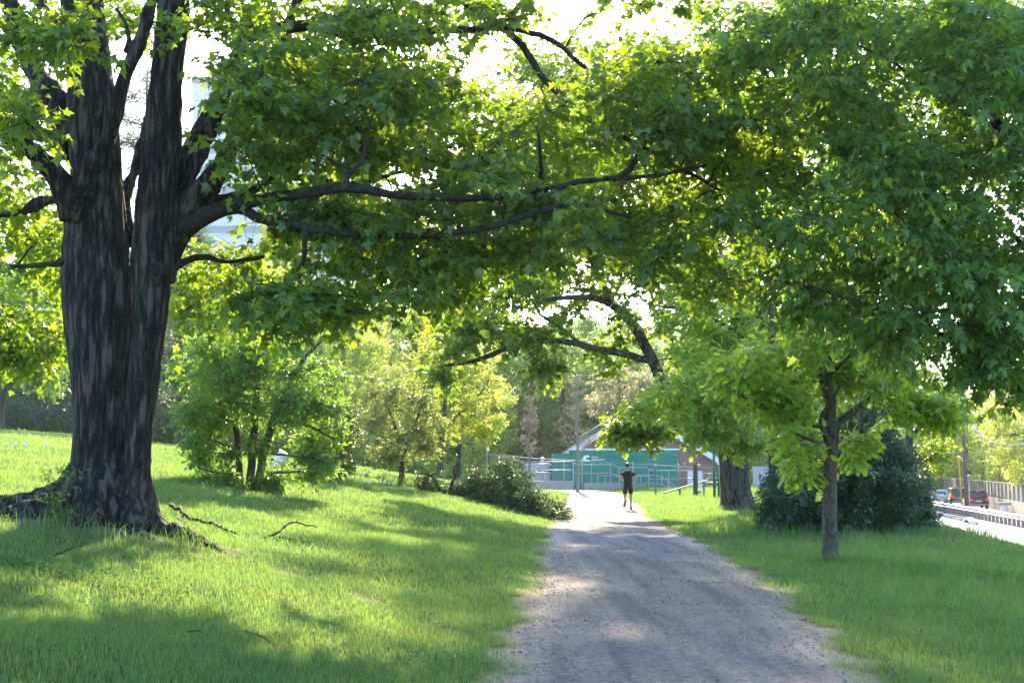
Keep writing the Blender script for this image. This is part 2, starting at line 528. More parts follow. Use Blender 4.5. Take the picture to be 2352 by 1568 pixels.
# the road bed and the path lie in slightly sunken trays so the sheets above never touch
nx_, ny_ = len(gx), len(gy)
idx = np.arange(nx_ * ny_).reshape(ny_, nx_)
GF = np.stack([idx[:-1, :-1].ravel(), idx[:-1, 1:].ravel(), idx[1:, 1:].ravel(), idx[1:, :-1].ravel()], 1)
gm, nt, N, L, B = newmat('lawn soil')
at = N.new('ShaderNodeAttribute'); at.attribute_name = 'soil'
vec = objcoord(N, L)
f = noise_n(N, L, vec, 9, 8, .7)
rg = ramp(N, [(.3, (.035, .055, .014)), (.55, (.06, .10, .022)), (.8, (.10, .115, .035))])
L.new(f, rg.inputs['Fac'])
f2 = noise_n(N, L, vec, 22, 8, .75)
rs = ramp(N, [(.3, (.05, .036, .026)), (.5, (.15, .11, .08)), (.72, (.40, .32, .23))])
L.new(f2, rs.inputs['Fac'])
f3 = noise_n(N, L, vec, 3.5, 5, .7)
ma = N.new('ShaderNodeMath'); ma.operation = 'MULTIPLY_ADD'; ma.inputs[1].default_value = 1.0
L.new(f3, ma.inputs[0]); L.new(at.outputs['Fac'], ma.inputs[2])
rr = ramp(N, [(.75, (0, 0, 0)), (1.15 if False else .98, (1, 1, 1))]); L.new(ma.outputs[0], rr.inputs['Fac'])
mx = N.new('ShaderNodeMixRGB'); L.new(rr.outputs['Color'], mx.inputs['Fac']); L.new(rg.outputs['Color'], mx.inputs[1]); L.new(rs.outputs['Color'], mx.inputs[2])
at2 = N.new('ShaderNodeAttribute'); at2.attribute_name = 'tan'
mt = N.new('ShaderNodeMath'); mt.operation = 'MULTIPLY_ADD'; mt.inputs[1].default_value = .9; L.new(f3, mt.inputs[0]); L.new(at2.outputs['Fac'], mt.inputs[2])
rt2 = ramp(N, [(.62, (0, 0, 0)), (.95, (1, 1, 1))]); L.new(mt.outputs[0], rt2.inputs['Fac'])
rtan = ramp(N, [(.3, (.24, .17, .115)), (.7, (.56, .43, .32))]); L.new(f2, rtan.inputs['Fac'])
mx2 = N.new('ShaderNodeMixRGB'); L.new(rt2.outputs['Color'], mx2.inputs['Fac']); L.new(mx.outputs['Color'], mx2.inputs[1]); L.new(rtan.outputs['Color'], mx2.inputs[2])
L.new(mx2.outputs['Color'], B.inputs['Base Color']); B.inputs['Roughness'].default_value = 1; B.inputs['Specular IOR Level'].default_value = .1
bp = N.new('ShaderNodeBump'); bp.inputs['Strength'].default_value = .7; bp.inputs['Distance'].default_value = .03
L.new(f2, bp.inputs['Height']); L.new(bp.outputs['Normal'], B.inputs['Normal'])
ground = build('ground', np.stack([XX.ravel(), YY.ravel(), ZZ.ravel()], 1), GF, gm, smooth=True)
tag(ground, kind='structure')
a_ = ground.data.attributes.new('soil', 'FLOAT', 'POINT')
a_.data.foreach_set('value', soil_amount(XX.ravel(), YY.ravel()).astype(np.float32))
a_ = ground.data.attributes.new('tan', 'FLOAT', 'POINT')
a_.data.foreach_set('value', soil_amount(XX.ravel(), YY.ravel(), 'tan').astype(np.float32))

# gravel path
pm_, nt, N, L, B = newmat('path gravel')
vec = objcoord(N, L)
n1 = noise_n(N, L, vec, 16, 12, .85)
n2 = noise_n(N, L, vec, 1.1, 6, .65)
n3 = noise_n(N, L, vec, 8, 6, .7)
r1 = ramp(N, [(.36, (.028, .026, .026)), (.47, (.14, .127, .122)), (.55, (.24, .218, .21)), (.66, (.52, .47, .435))])
L.new(n1, r1.inputs['Fac'])
r2 = ramp(N, [(.35, (.19, .18, .185)), (.55, (.28, .25, .235)), (.72, (.46, .365, .30))])
L.new(n2, r2.inputs['Fac'])
mxa = N.new('ShaderNodeMixRGB'); mxa.blend_type = 'MIX'; mxa.inputs['Fac'].default_value = .72
L.new(r1.outputs['Color'], mxa.inputs[2]); L.new(r2.outputs['Color'], mxa.inputs[1])
at = N.new('ShaderNodeAttribute'); at.attribute_name = 'edge'
ma = N.new('ShaderNodeMath'); ma.operation = 'MULTIPLY'; L.new(at.outputs['Fac'], ma.inputs[0])
rr3 = ramp(N, [(.32, (0, 0, 0)), (.58, (1, 1, 1))]); L.new(n3, rr3.inputs['Fac'])
L.new(rr3.outputs['Color'], ma.inputs[1])
mxb = N.new('ShaderNodeMixRGB'); mxb.inputs[2].default_value = (.50, .38, .29, 1)
L.new(ma.outputs[0], mxb.inputs['Fac']); L.new(mxa.outputs['Color'], mxb.inputs[1])
trk = noise_n(N, L, objcoord(N, L, (1.9, .10, 1)), 1.6, 4, .6)
rtk = ramp(N, [(.36, (.72, .72, .76)), (.5, (1, 1, 1)), (.64, (1.22, 1.17, 1.1))]); L.new(trk, rtk.inputs['Fac'])
mxt = N.new('ShaderNodeMixRGB'); mxt.blend_type = 'MULTIPLY'; mxt.inputs['Fac'].default_value = 1
L.new(mxb.outputs['Color'], mxt.inputs[1]); L.new(rtk.outputs['Color'], mxt.inputs[2])
L.new(mxt.outputs['Color'], B.inputs['Base Color']); B.inputs['Roughness'].default_value = .95; B.inputs['Specular IOR Level'].default_value = .15
bp = N.new('ShaderNodeBump'); bp.inputs['Strength'].default_value = 1.0; bp.inputs['Distance'].default_value = .02
L.new(n1, bp.inputs['Height']); L.new(bp.outputs['Normal'], B.inputs['Normal'])
ys = np.concatenate([np.arange(-8, 30, .2), np.arange(30, 60, .5), np.arange(60, 112, 1.0)])
NC = 25
tcol = np.linspace(0, 1, NC)
PX = pl(ys)[:, None] * (1 - tcol) + pr(ys)[:, None] * tcol
PY = np.repeat(ys[:, None], NC, 1)
PZ = gz(PX, PY) + .012 + .02 * np.sin(tcol * math.pi)[None, :] * np.sin(PY * .9 + PX) ** 2 * .5
PZ[:, 0] -= .02; PZ[:, -1] -= .02
ip = np.arange(len(ys) * NC).reshape(len(ys), NC)
PFc = np.stack([ip[:-1, :-1].ravel(), ip[:-1, 1:].ravel(), ip[1:, 1:].ravel(), ip[1:, :-1].ravel()], 1)
path = build('path', np.stack([PX.ravel(), PY.ravel(), PZ.ravel()], 1), PFc, pm_, smooth=True)
tag(path, kind='structure')
a_ = path.data.attributes.new('edge', 'FLOAT', 'POINT')
ed = np.repeat(np.clip(1 - np.minimum(tcol, 1 - tcol) / .22, 0, 1)[None, :], len(ys), 0)
a_.data.foreach_set('value', ed.ravel().astype(np.float32))

# road sheets, verge, kerb
asph = plain('road with painted sun glare', (.46, .43, .40), .42, var=.14, nscale=1.2, spec=.6)  # pale base colour stands in for sun glare on the road
ry = np.arange(20, 400, 4.)
def strip(name, x0, x1, z0, mat, kind='structure', ys=ry):
    V = []; F = []
    for i, y in enumerate(ys):
        V += [(x0(y), y, z0), (x1(y), y, z0)]
        if i: F.append((2 * i - 2, 2 * i - 1, 2 * i + 1, 2 * i))
    return tag(build(name, V, F, mat), kind=kind)
strip('road', lambda y: gl(y) - 9.2, lambda y: gl(y) - 1.6, ROAD_Z + .02, asph)
strip('far_road', lambda y: gl(y) + .9, lambda y: wl(y) - .35, ROAD_Z + .02, asph)
verge = plain('sandy verge', (.34, .24, .16), .95, var=.4, nscale=5)
strip('verge', lambda y: gl(y) - 1.45, lambda y: gl(y) + .75, ROAD_Z + .05, verge)
kb = MB()
for i in range(len(ry) - 1):
    a, b = ry[i], ry[i + 1]
    p = [(gl(a) - 1.6, a), (gl(a) - 1.45, a), (gl(b) - 1.45, b), (gl(b) - 1.6, b)]
    z0, z1 = ROAD_Z - .1, ROAD_Z + .14
    kb.add([(x, y, z) for z in (z0, z1) for x, y in p], [(4, 5, 6, 7), (0, 1, 5, 4), (1, 2, 6, 5), (2, 3, 7, 6), (3, 0, 4, 7)])
tag(kb.build('kerb', plain('kerb stone', (.42, .40, .37), .8)), kind='structure')

# ------------------------------------------------------------------ grass
def blades(n, x, y, h, w, lean, rng):
    z = gz(x, y) - .004
    a = rng.uniform(0, 2 * math.pi, n)
    dx, dy = np.cos(a), np.sin(a)
    la = rng.uniform(0, 2 * math.pi, n); ln = h * lean * rng.uniform(.1, 1., n)
    lx, ly = np.cos(la) * ln, np.sin(la) * ln
    V = np.zeros((n, 5, 3), np.float32)
    for k, (s, t, hh, lf) in enumerate([(-1, 1, 0, 0), (1, 1, 0, 0), (1, .75, .55, .35), (-1, .75, .55, .35), (0, 0, 1, 1)]):
        V[:, k, 0] = x + s * t * w * dx / 2 + lx * lf
        V[:, k, 1] = y + s * t * w * dy / 2 + ly * lf
        V[:, k, 2] = z + h * hh * (1 - .12 * lean * lf)
    b = (np.arange(n) * 5)[:, None]
    T = np.concatenate([b + np.array([[0, 1, 2]]), b + np.array([[0, 2, 3]]), b + np.array([[3, 2, 4]])], 0)
    return V.reshape(-1, 3), T
def clump_noise(x, y):
    return .5 + .25 * np.sin(x * 1.7 + 1.3 * np.sin(y * .9)) * np.cos(y * 1.3 + .8 * np.sin(x * 1.1)) + .25 * np.sin(x * 4.1 + y * 2.3) * np.sin(y * 3.7 - x * 1.9)
gV = []; gF = []; nb = 0
RINGS = [(6.0, 10, 4200, .0042, .062), (10, 15, 2300, .006, .068), (15, 25, 950, .010, .078), (25, 45, 330, .017, .09), (45, 95, 80, .034, .10), (95, 135, 26, .06, .12)]
for y0, y1, dens, w, h in RINGS:
    area = .5 * (y1 * y1 - y0 * y0) * 1.02
    n = int(area * dens)
    y = np.sqrt(RNG.uniform(y0 * y0, y1 * y1, n))
    x = y * RNG.uniform(-.51, .51, n)
    cn = clump_noise(x, y)
    s = soil_amount(x, y)
    inpath = (x > pl(y) + .02) & (x < pr(y) - .02) & (y < 106)
    he = np.interp(y, LE[:, 0], LE[:, 1])
    edge = np.minimum(np.abs(x - pl(y)), np.abs(x - pr(y)))
    keep = ~inpath & (RNG.uniform(0, 1, n) > s * .93) & (x < gl(y) - 9.3) & (RNG.uniform(0, 1, n) < .55 + .9 * cn)
    keep &= ~((x > 2.8) & (x < 17.5) & (y > 98.5) & (y < 123))
    keep &= ((x - TREE_BASE[0]) ** 2 + (y - TREE_BASE[1]) ** 2) > .75 ** 2
    x, y, cn, s = x[keep], y[keep], cn[keep], s[keep]
    rside = x > pr(y)
    # mown strip beside the path, longer grass further out on the right and round the bush
    far_r = np.clip((x - pr(y) - .8) / 2.5, 0, 1) * rside
    far_r = far_r * np.clip((gl(y) - 13.6 - x) / 2.5, 0, 1)
    tall = 1 + 1.25 * far_r * (.4 + cn) + .5 * np.clip(cn - .7, 0, 1) / .3
    rare = RNG.uniform(0, 1, len(x)) < .012
    hh = h * tall * RNG.uniform(.45, 1.25, len(x)) * np.where(rare, 2.1, 1.) * (1 - .5 * s)
    V, F = blades(len(x), x, y, hh, w * RNG.uniform(.7, 1.2, len(x)), .75, RNG)
    gV.append(V); gF.append(F + nb); nb += len(V)
for tx_, ty_, rr_, k_ in [(5.4, 21.8, .3, 260), (8.1, 46.1, .85, 420), (7.4, 36.6, .4, 260), (-6.1, 29.4, .6, 420), (-5.6, 40, .5, 300), (-4.1, 46.7, .4, 200), (-4.4, 14.7, .75, 420), (-5.6, 14.6, .6, 300), (7.9, 31.6, 2.6, 1500), (5.5, 30.5, 1.2, 600), (10.2, 30.5, 1.2, 700)]:
    a = RNG.uniform(0, 6.283, k_); q = rr_ * RNG.uniform(.8, 1.3, k_)
    V, F = blades(k_, tx_ + np.cos(a) * q, ty_ + np.sin(a) * q - .1, RNG.uniform(.12, .32, k_) * (1.3 if ty_ > 28 else 1), RNG.uniform(.007, .012, k_) * max(1, ty_ / 22), .8, RNG)
    gV.append(V); gF.append(F + nb); nb += len(V)
grass = build('grass', np.concatenate(gV), np.concatenate(gF), M['grass'])
tag(grass, 'short spring grass of the lawn on both sides of the path', 'grass', kind='stuff')

# loose stones and chips on the path
pebm = leafmat('loose gravel chips', (.26, .235, .22), (.2, .2, .2), .02, .9, .2, .8)
n = 16000
y = np.sqrt(RNG.uniform(6.5 ** 2, 26 ** 2, n)); t = RNG.uniform(-.06, 1.06, n)
x = pl(y) * (1 - t) + pr(y) * t
r = RNG.uniform(.004, .012, n) * (1 + .7 * (RNG.uniform(0, 1, n) < .05))
oc = np.array([(1, 0, 0), (0, 1, 0), (-1, 0, 0), (0, -1, 0), (0, 0, .7), (0, 0, -.4)], np.float32)
ocF = np.array([(0, 1, 4), (1, 2, 4), (2, 3, 4), (3, 0, 4), (1, 0, 5), (2, 1, 5), (3, 2, 5), (0, 3, 5)])
V = oc[None] * r[:, None, None] * RNG.uniform(.6, 1.4, (n, 6, 1)) + np.stack([x, y, gz(x, y) + .014], 1)[:, None, :]
F = ocF[None] + (np.arange(n) * 6)[:, None, None]
tag(build('gravel', V.reshape(-1, 3), F.reshape(-1, 3), pebm), 'loose grey gravel chips scattered over the path', 'gravel', kind='stuff')

# dry leaf scraps lying about
n = 1500
y = np.sqrt(RNG.uniform(6.5 ** 2, 30 ** 2, n)); x = y * RNG.uniform(-.46, .46, n)
onp = (x > pl(y)) & (x < pr(y))
zl = gz(x, y) + np.where(onp, .02, RNG.uniform(.01, .045, n))
V, F = leaves_geo(np.stack([x, y, zl], 1), np.stack([RNG.normal(0, 1, n), RNG.normal(0, 1, n), RNG.normal(0, .25, n)], 1), np.stack([RNG.normal(0, .4, n), RNG.normal(0, .4, n), np.ones(n)], 1), RNG.uniform(.015, .05, n), T_OVAL)
litter = leafmat('dry leaf scraps', (.20, .13, .075), (.2, .12, .05), .3, .6, .3, .5)
tag(build('leaf_litter', V, F, litter), 'dry tan leaf scraps scattered over lawn and path', 'leaf litter', kind='stuff')

# clover and broad leaved weeds among the grass
n = 9000
y = np.sqrt(RNG.uniform(6.5 ** 2, 20 ** 2, n)); x = y * RNG.uniform(-.46, .46, n)
kp = ((x < pl(y) - .15) | (x > pr(y) + .15)) & (clump_noise(x * 1.7 + 4, y * 1.7) > .62)
x, y = x[kp], y[kp]; n = len(x)
V, F = leaves_geo(np.stack([x, y, gz(x, y) + RNG.uniform(.03, .075, n)], 1), np.stack([RNG.normal(0, 1, n), RNG.normal(0, 1, n), RNG.normal(0, .3, n)], 1), np.stack([RNG.normal(0, .35, n), RNG.normal(0, .35, n), np.ones(n)], 1), RNG.uniform(.02, .05, n), T_OVAL)
M['clover'] = leafmat('clover leaves', (.05, .15, .055), (.2, .38, .06), .4, .55, .25)
tag(build('clover', V, F, M['clover']), 'low clover and weeds growing through the lawn', 'clover', kind='stuff')

# ================================================================== BIG OLD MAPLE (left)
def remesh(obj_, voxel):
    md = obj_.modifiers.new('r', 'REMESH'); md.mode = 'VOXEL'; md.voxel_size = voxel
    dg = bpy.context.evaluated_depsgraph_get()
    me = bpy.data.meshes.new_from_object(obj_.evaluated_get(dg))
    obj_.modifiers.clear(); old = obj_.data; obj_.data = me; bpy.data.meshes.remove(old)
    return obj_

def vnoise(p, f):
    """cheap smooth value noise (n,3) -> (n,) in 0..1"""
    q = p * f
    i = np.floor(q).astype(np.int64); t = q - i; t = t * t * (3 - 2 * t)
    def h(a, b, c):
        v = (a * 73856093) ^ (b * 19349663) ^ (c * 83492791)
        v = (v ^ (v >> 13)) * 1274126177
        return ((v ^ (v >> 16)) & 0xffff) / 65535.
    r = 0
    for dx in (0, 1):
        for dy in (0, 1):
            for dz in (0, 1):
                w = (t[:, 0] if dx else 1 - t[:, 0]) * (t[:, 1] if dy else 1 - t[:, 1]) * (t[:, 2] if dz else 1 - t[:, 2])
                r = r + w * h(i[:, 0] + dx, i[:, 1] + dy, i[:, 2] + dz)
    return r

def roughen(o, amps):
    me = o.data; n = len(me.vertices)
    co = np.zeros(n * 3, np.float32); me.vertices.foreach_get('co', co); co = co.reshape(-1, 3).astype(float)
    no = np.zeros(n * 3, np.float32); me.vertices.foreach_get('normal', no); no = no.reshape(-1, 3)
    d = np.zeros(n)
    for a, f, st in amps:
        q = co.copy(); q[:, 2] *= st
        v = vnoise(q + 100, f)
        d += a * (1 - np.abs(v * 2 - 1) * 1.6)          # ridged
    d -= d.mean() + .004
    co += no * d[:, None]
    me.vertices.foreach_set('co', co.astype(np.float32).ravel()); me.update()
    me.polygons.foreach_set('use_smooth', np.ones(len(me.polygons), bool))

def PL(pts, Y0, dY=None):
    """(px,py[,Y]) -> world"""
    return [P(p[0], p[1], p[2] if len(p) > 2 else Y0) for p in pts]

TY = 15.5
bz = gzf(*TREE_BASE)
maple = empty('maple_tree', 'huge old twin stemmed maple with dark furrowed bark on the left lawn', 'tree', (TREE_BASE[0], TREE_BASE[1], bz))
st = MB()
def stem(pts, Y, step=.2, n=18, flat=1.):
    w = [P(p[0], p[1], p[3] if len(p) > 3 else Y) for p in pts]
    r = [pm(p[2], p[3] if len(p) > 3 else Y) for p in pts]
    w, r = catmull(w, r, step)
    st.tube(w, r, n, True, flat)
    return w, r
MT = Tree(np.random.default_rng(11))
def reg(wr):
    MT.pts += [tuple(q) for q in wr[0]]; MT.rad += wr[1]
# stems of the twin trunk
reg(stem([(228, 1215, 92), (230, 1150, 80), (232, 1090, 72), (232, 1000, 69), (228, 880, 71), (224, 760, 78), (220, 640, 82), (218, 540, 70), (220, 400, 57), (206, 200, 53), (192, 0, 51), (178, -300, 42), (168, -650, 30), (160, -950, 14)], 15.5))
reg(stem([(340, 1215, 38), (330, 1150, 33), (321, 1090, 29), (321, 1000, 29), (330, 880, 32), (341, 760, 35), (347, 640, 43), (352, 560, 46), (367, 400, 45), (384, 200, 37), (398, 0, 37), (412, -300, 30), (425, -600, 24), (440, -900, 10)], 15.25))
stem([(160, 700, 22), (180, 640, 40), (200, 560, 46), (190, 480, 44), (165, 430, 34)], 15.3)
# root flare
ground_at = lambda px, py: G(px, py)
def root(pts, name_='root'):
    w = []; r = []
    x0, y0, d0, r0 = pts[0]
    pts = [(bx + (x0 - bx) * .5, by + .12, d0 + .55, r0 * .45)] + pts
    for x, y, dz, rr in pts:
        w.append(Vector((x, y, gzf(x, y) + dz))); r.append(rr)
    w, r = catmull(w, r, .12)
    st.tube(w, r, 12, True)
bx, by = TREE_BASE
root([(bx - .3, by, .5, .2), (bx - .68, by - .1, .16, .22), (bx - 1.3, by - .25, .03, .14), (bx - 2.1, by - .3, .01, .11), (bx - 3.0, by - .2, -.04, .07)])
root([(bx + .3, by, .4, .16), (bx + .58, by - .15, .08, .16), (bx + 1.0, by - .35, .02, .13), (bx + 1.5, by - .6, -.04, .08), (bx + 2.2, by - 1., -.05, .05)])
root([(bx - .1, by - .1, .5, .26), (bx - .1, by - .38, .04, .30), (bx - .2, by - .85, -.14, .24), (bx - .5, by - 1.5, -.22, .12)])
root([(bx + .3, by - .1, .5, .2), (bx + .36, by - .4, .0, .18), (bx + .6, by - .8, -.1, .15), (bx + 1.2, by - 1.3, -.07, .06)])
root([(bx - .35, by - .1, .45, .24), (bx - .6, by - .32, .04, .26), (bx - 1.1, by - .6, -.1, .2), (bx - 1.9, by - .9, -.14, .1)])
root([(bx, by + .2, .6, .3), (bx + .1, by + .8, .05, .25), (bx + .2, by + 1.5, -.1, .12)])
# big limbs that flow out of the stems
reg(stem([(362, 640, 40), (385, 560, 40), (425, 490, 36), (468, 438, 30), (512, 378, 21, 15.6), (545, 300, 16, 15.8), (575, 250, 14, 16), (620, 150, 13, 16.2), (660, 60, 12, 16.4), (720, -80, 10, 16.6), (800, -250, 7, 17)], 15.4))
reg(stem([(395, 440, 36), (430, 380, 32), (470, 305, 26, 15.8), (505, 230, 22, 16), (550, 120, 18, 16.3), (585, 20, 16, 16.6), (630, -120, 12, 17), (690, -300, 8, 17.4)], 15.5))
reg(stem([(165, 500, 30, 15.1), (180, 440, 26, 14.95), (212, 383, 24, 14.85), (258, 290, 21, 14.8), (278, 195, 19, 14.8), (320, 95, 17, 14.8), (350, 0, 16, 14.8), (385, -120, 13, 14.8), (430, -300, 9, 14.9)], 14.8))
reg(stem([(168, 500, 30, 15.1), (140, 420, 30, 15.0), (100, 370, 26, 14.9), (45, 325, 22, 14.7), (0, 300, 19, 14.6), (-90, 250, 16, 14.4), (-220, 210, 11, 14.2), (-400, 190, 6, 14)], 14.9))
reg(stem([(170, 330, 34, 15.6), (135, 242, 30, 15.7), (90, 181, 26, 15.9), (50, 100, 22, 16), (22, 0, 19, 16.1), (0, -140, 15, 16.2), (-40, -350, 9, 16.3)], 15.7))
reg(stem([(170, 350, 30, 15.7), (125, 318, 20, 15.8), (70, 300, 17, 16), (0, 282, 15, 16.2), (-120, 230, 11, 16.5), (-280, 200, 6, 17)], 15.8))
reg(stem([(185, 520, 30, 15.7), (130, 455, 13, 15.9), (65, 480, 12, 16.1), (0, 495, 10, 16.3), (-110, 500, 7, 16.8), (-240, 470, 4, 17.2)], 15.9))
reg(stem([(300, 560, 18, 15.7), (288, 460, 14, 16), (305, 400, 12, 16.2), (322, 340, 11, 16.4), (345, 250, 9, 16.8), (355, 140, 7, 17.2)], 16))
reg(stem([(160, 110, 20, 15.7), (120, 60, 18, 15.9), (85, -20, 16, 16.1), (50, -160, 12, 16.3), (10, -350, 7, 16.5)], 15.9))
trunk = st.build('trunk', M['bark_old'], maple)
remesh(trunk, .024)
roughen(trunk, [(.030, 6.5, .11), (.016, 17, .2), (.03, 1.8, .25)])
# knot hole on the right stem
kn = MB()
kc = P(361, 622, 15.25 - pm(43, 15.25) - .03)
prof = [(.0, .02), (.045, .03), (.075, -.025), (.10, -.03), (.125, .02), (.13, .07)]
ring = 16
V = []; F = []
for i, (r_, d_) in enumerate(prof):
    for k in range(ring):
        a = 2 * math.pi * k / ring
        q_ = 1 + .16 * math.sin(3 * a + .6) + .10 * math.sin(5 * a + 2)
        V.append((kc.x + math.cos(a) * r_ * .72 * q_, kc.y + d_ * (1 + .4 * math.sin(2 * a)), kc.z + math.sin(a) * r_ * 1.15 * q_ - .25 * d_))
for i in range(len(prof) - 1):
    for k in range(ring):
        F.append((i * ring + k, i * ring + (k + 1) % ring, (i + 1) * ring + (k + 1) % ring, (i + 1) * ring + k))
knot = build('knot_hole', V, F, M['bark_limb'], trunk, True)
mb = MB(); mb.tube([(kc.x, kc.y - .012, kc.z), (kc.x, kc.y + .05, kc.z)], [.052, .05], 14, True, 1.35); mb.build('hollow', plain('painted knot shade', (.006, .005, .005), .95), knot)  # solid black plug; its colour paints the shade inside the knot
# long horizontal limbs: each a part
def limb_part(pts, Y):
    w = [P(p[0], p[1], p[3] if len(p) > 3 else Y) for p in pts]
    r = [pm(p[2], p[3] if len(p) > 3 else Y) for p in pts]
    w, r = catmull(w, r, .12)
    for i in range(2, len(w) - 1):
        w[i] = w[i] + Vector(MT.rng.normal(0, .005, 3))
    mb = MB(); mb.tube(w, r, 10)
    MT.pts += [tuple(q) for q in w]; MT.rad += r
    return mb.build('limb', M['bark_limb'], maple, True)
limb_part([(420, 520, 34, 15.4), (478, 493, 21, 15.2), (560, 466, 15, 14.9), (680, 446, 13, 14.5), (800, 432, 12, 14.2), (900, 447, 9.5, 14.3), (1050, 456, 8.5, 14.6), (1150, 452, 8, 15.), (1250, 440, 7.5, 15.), (1330, 418, 7, 14.8), (1420, 409, 6, 14.6), (1500, 404, 4.5, 14.6), (1620, 380, 3.5, 15)], 15.4)
limb_part([(460, 500, 20, 15.3), (545, 480, 12, 15.1), (600, 503, 12, 14.8), (663, 513, 11.5, 14.5), (760, 534, 8, 14.5), (880, 541, 8, 14.9), (1000, 540, 8.5, 14.8), (1100, 525, 8.5, 14.3), (1180, 505, 8, 14.2), (1240, 484, 7, 14.2), (1330, 470, 5.5, 14.4), (1450, 500, 3.5, 15)], 15)
limb_part([(450, 475, 24, 15.6), (520, 455, 11, 15.9), (575, 440, 10, 16.3), (640, 405, 9, 16.7), (720, 412, 8, 17.1), (800, 425, 7, 17.5), (900, 400, 5, 18), (1020, 370, 3.5, 18.5)], 15.8)
limb_part([(575, 80, 17, 16.5), (640, 66, 15, 16.5), (720, 60, 14, 16.5), (800, 75, 12, 16.5), (900, 76, 10, 16.5), (1030, 71, 8.5, 16.5), (1140, 64, 8, 16.5), (1200, 70, 7.5, 16.5), (1280, 100, 6.5, 16.6), (1330, 145, 5, 16.6), (1420, 210, 3.5, 16.6)], 16.5)
limb_part([(690, -300, 8, 17.4), (860, -120, 9, 17), (1000, -40, 10, 16.6), (1070, 5, 10, 16.3), (1145, 55, 10, 16.2), (1200, 105, 9, 16.1), (1235, 165, 8.5, 16), (1275, 210, 7.5, 16), (1330, 260, 6, 15.9), (1400, 300, 6, 15.8), (1480, 340, 5.5, 15.7), (1560, 385, 5, 15.6), (1660, 440, 3.5, 15.5)], 16)
limb_part([(1145, 60, 8, 16.2), (1180, 30, 7, 16.5), (1230, -30, 6, 16.9), (1300, -120, 4, 17.3)], 16.2)
limb_part([(790, 434, 9, 14.2), (798, 400, 6, 14.2), (770, 375, 4.5, 14.3), (740, 355, 3, 14.4)], 15.5)
limb_part([(798, 402, 6, 14.2), (830, 375, 4.5, 14.2), (842, 320, 4, 14.3), (850, 290, 3, 14.4)], 15.5)
limb_part([(1235, 442, 7, 15.0), (1242, 390, 5, 14.6), (1240, 330, 4, 14.2), (1232, 290, 3, 14.3)], 16.2)
limb_part([(1410, 412, 7, 14.3), (1440, 395, 8, 14.5), (1462, 365, 7, 14.8), (1475, 330, 5, 15)], 16.4)
limb_part([(702, 521, 8, 14.42), (700, 560, 6, 14.5), (698, 600, 6, 14.6), (685, 635, 5, 14.7), (720, 690, 4, 14.6), (790, 712, 3, 14.5), (850, 720, 2.2, 14.4)], 14.8)
limb_part([(160, 600, 12, 15.2), (120, 606, 7, 15.3), (80, 610, 6, 15.6), (30, 612, 5, 16)], 15.2)
limb_part([(290, 120, 8, 14.85), (297, 90, 6, 14.9), (290, 60, 5, 15), (268, 20, 4, 15.1)], 14.9)
limb_part([(380, 625, 14, 15.35), (425, 600, 9, 15.5), (470, 590, 8, 15.7), (520, 600, 5, 16.2), (600, 590, 4, 16.8), (680, 575, 3, 17.5)], 16)
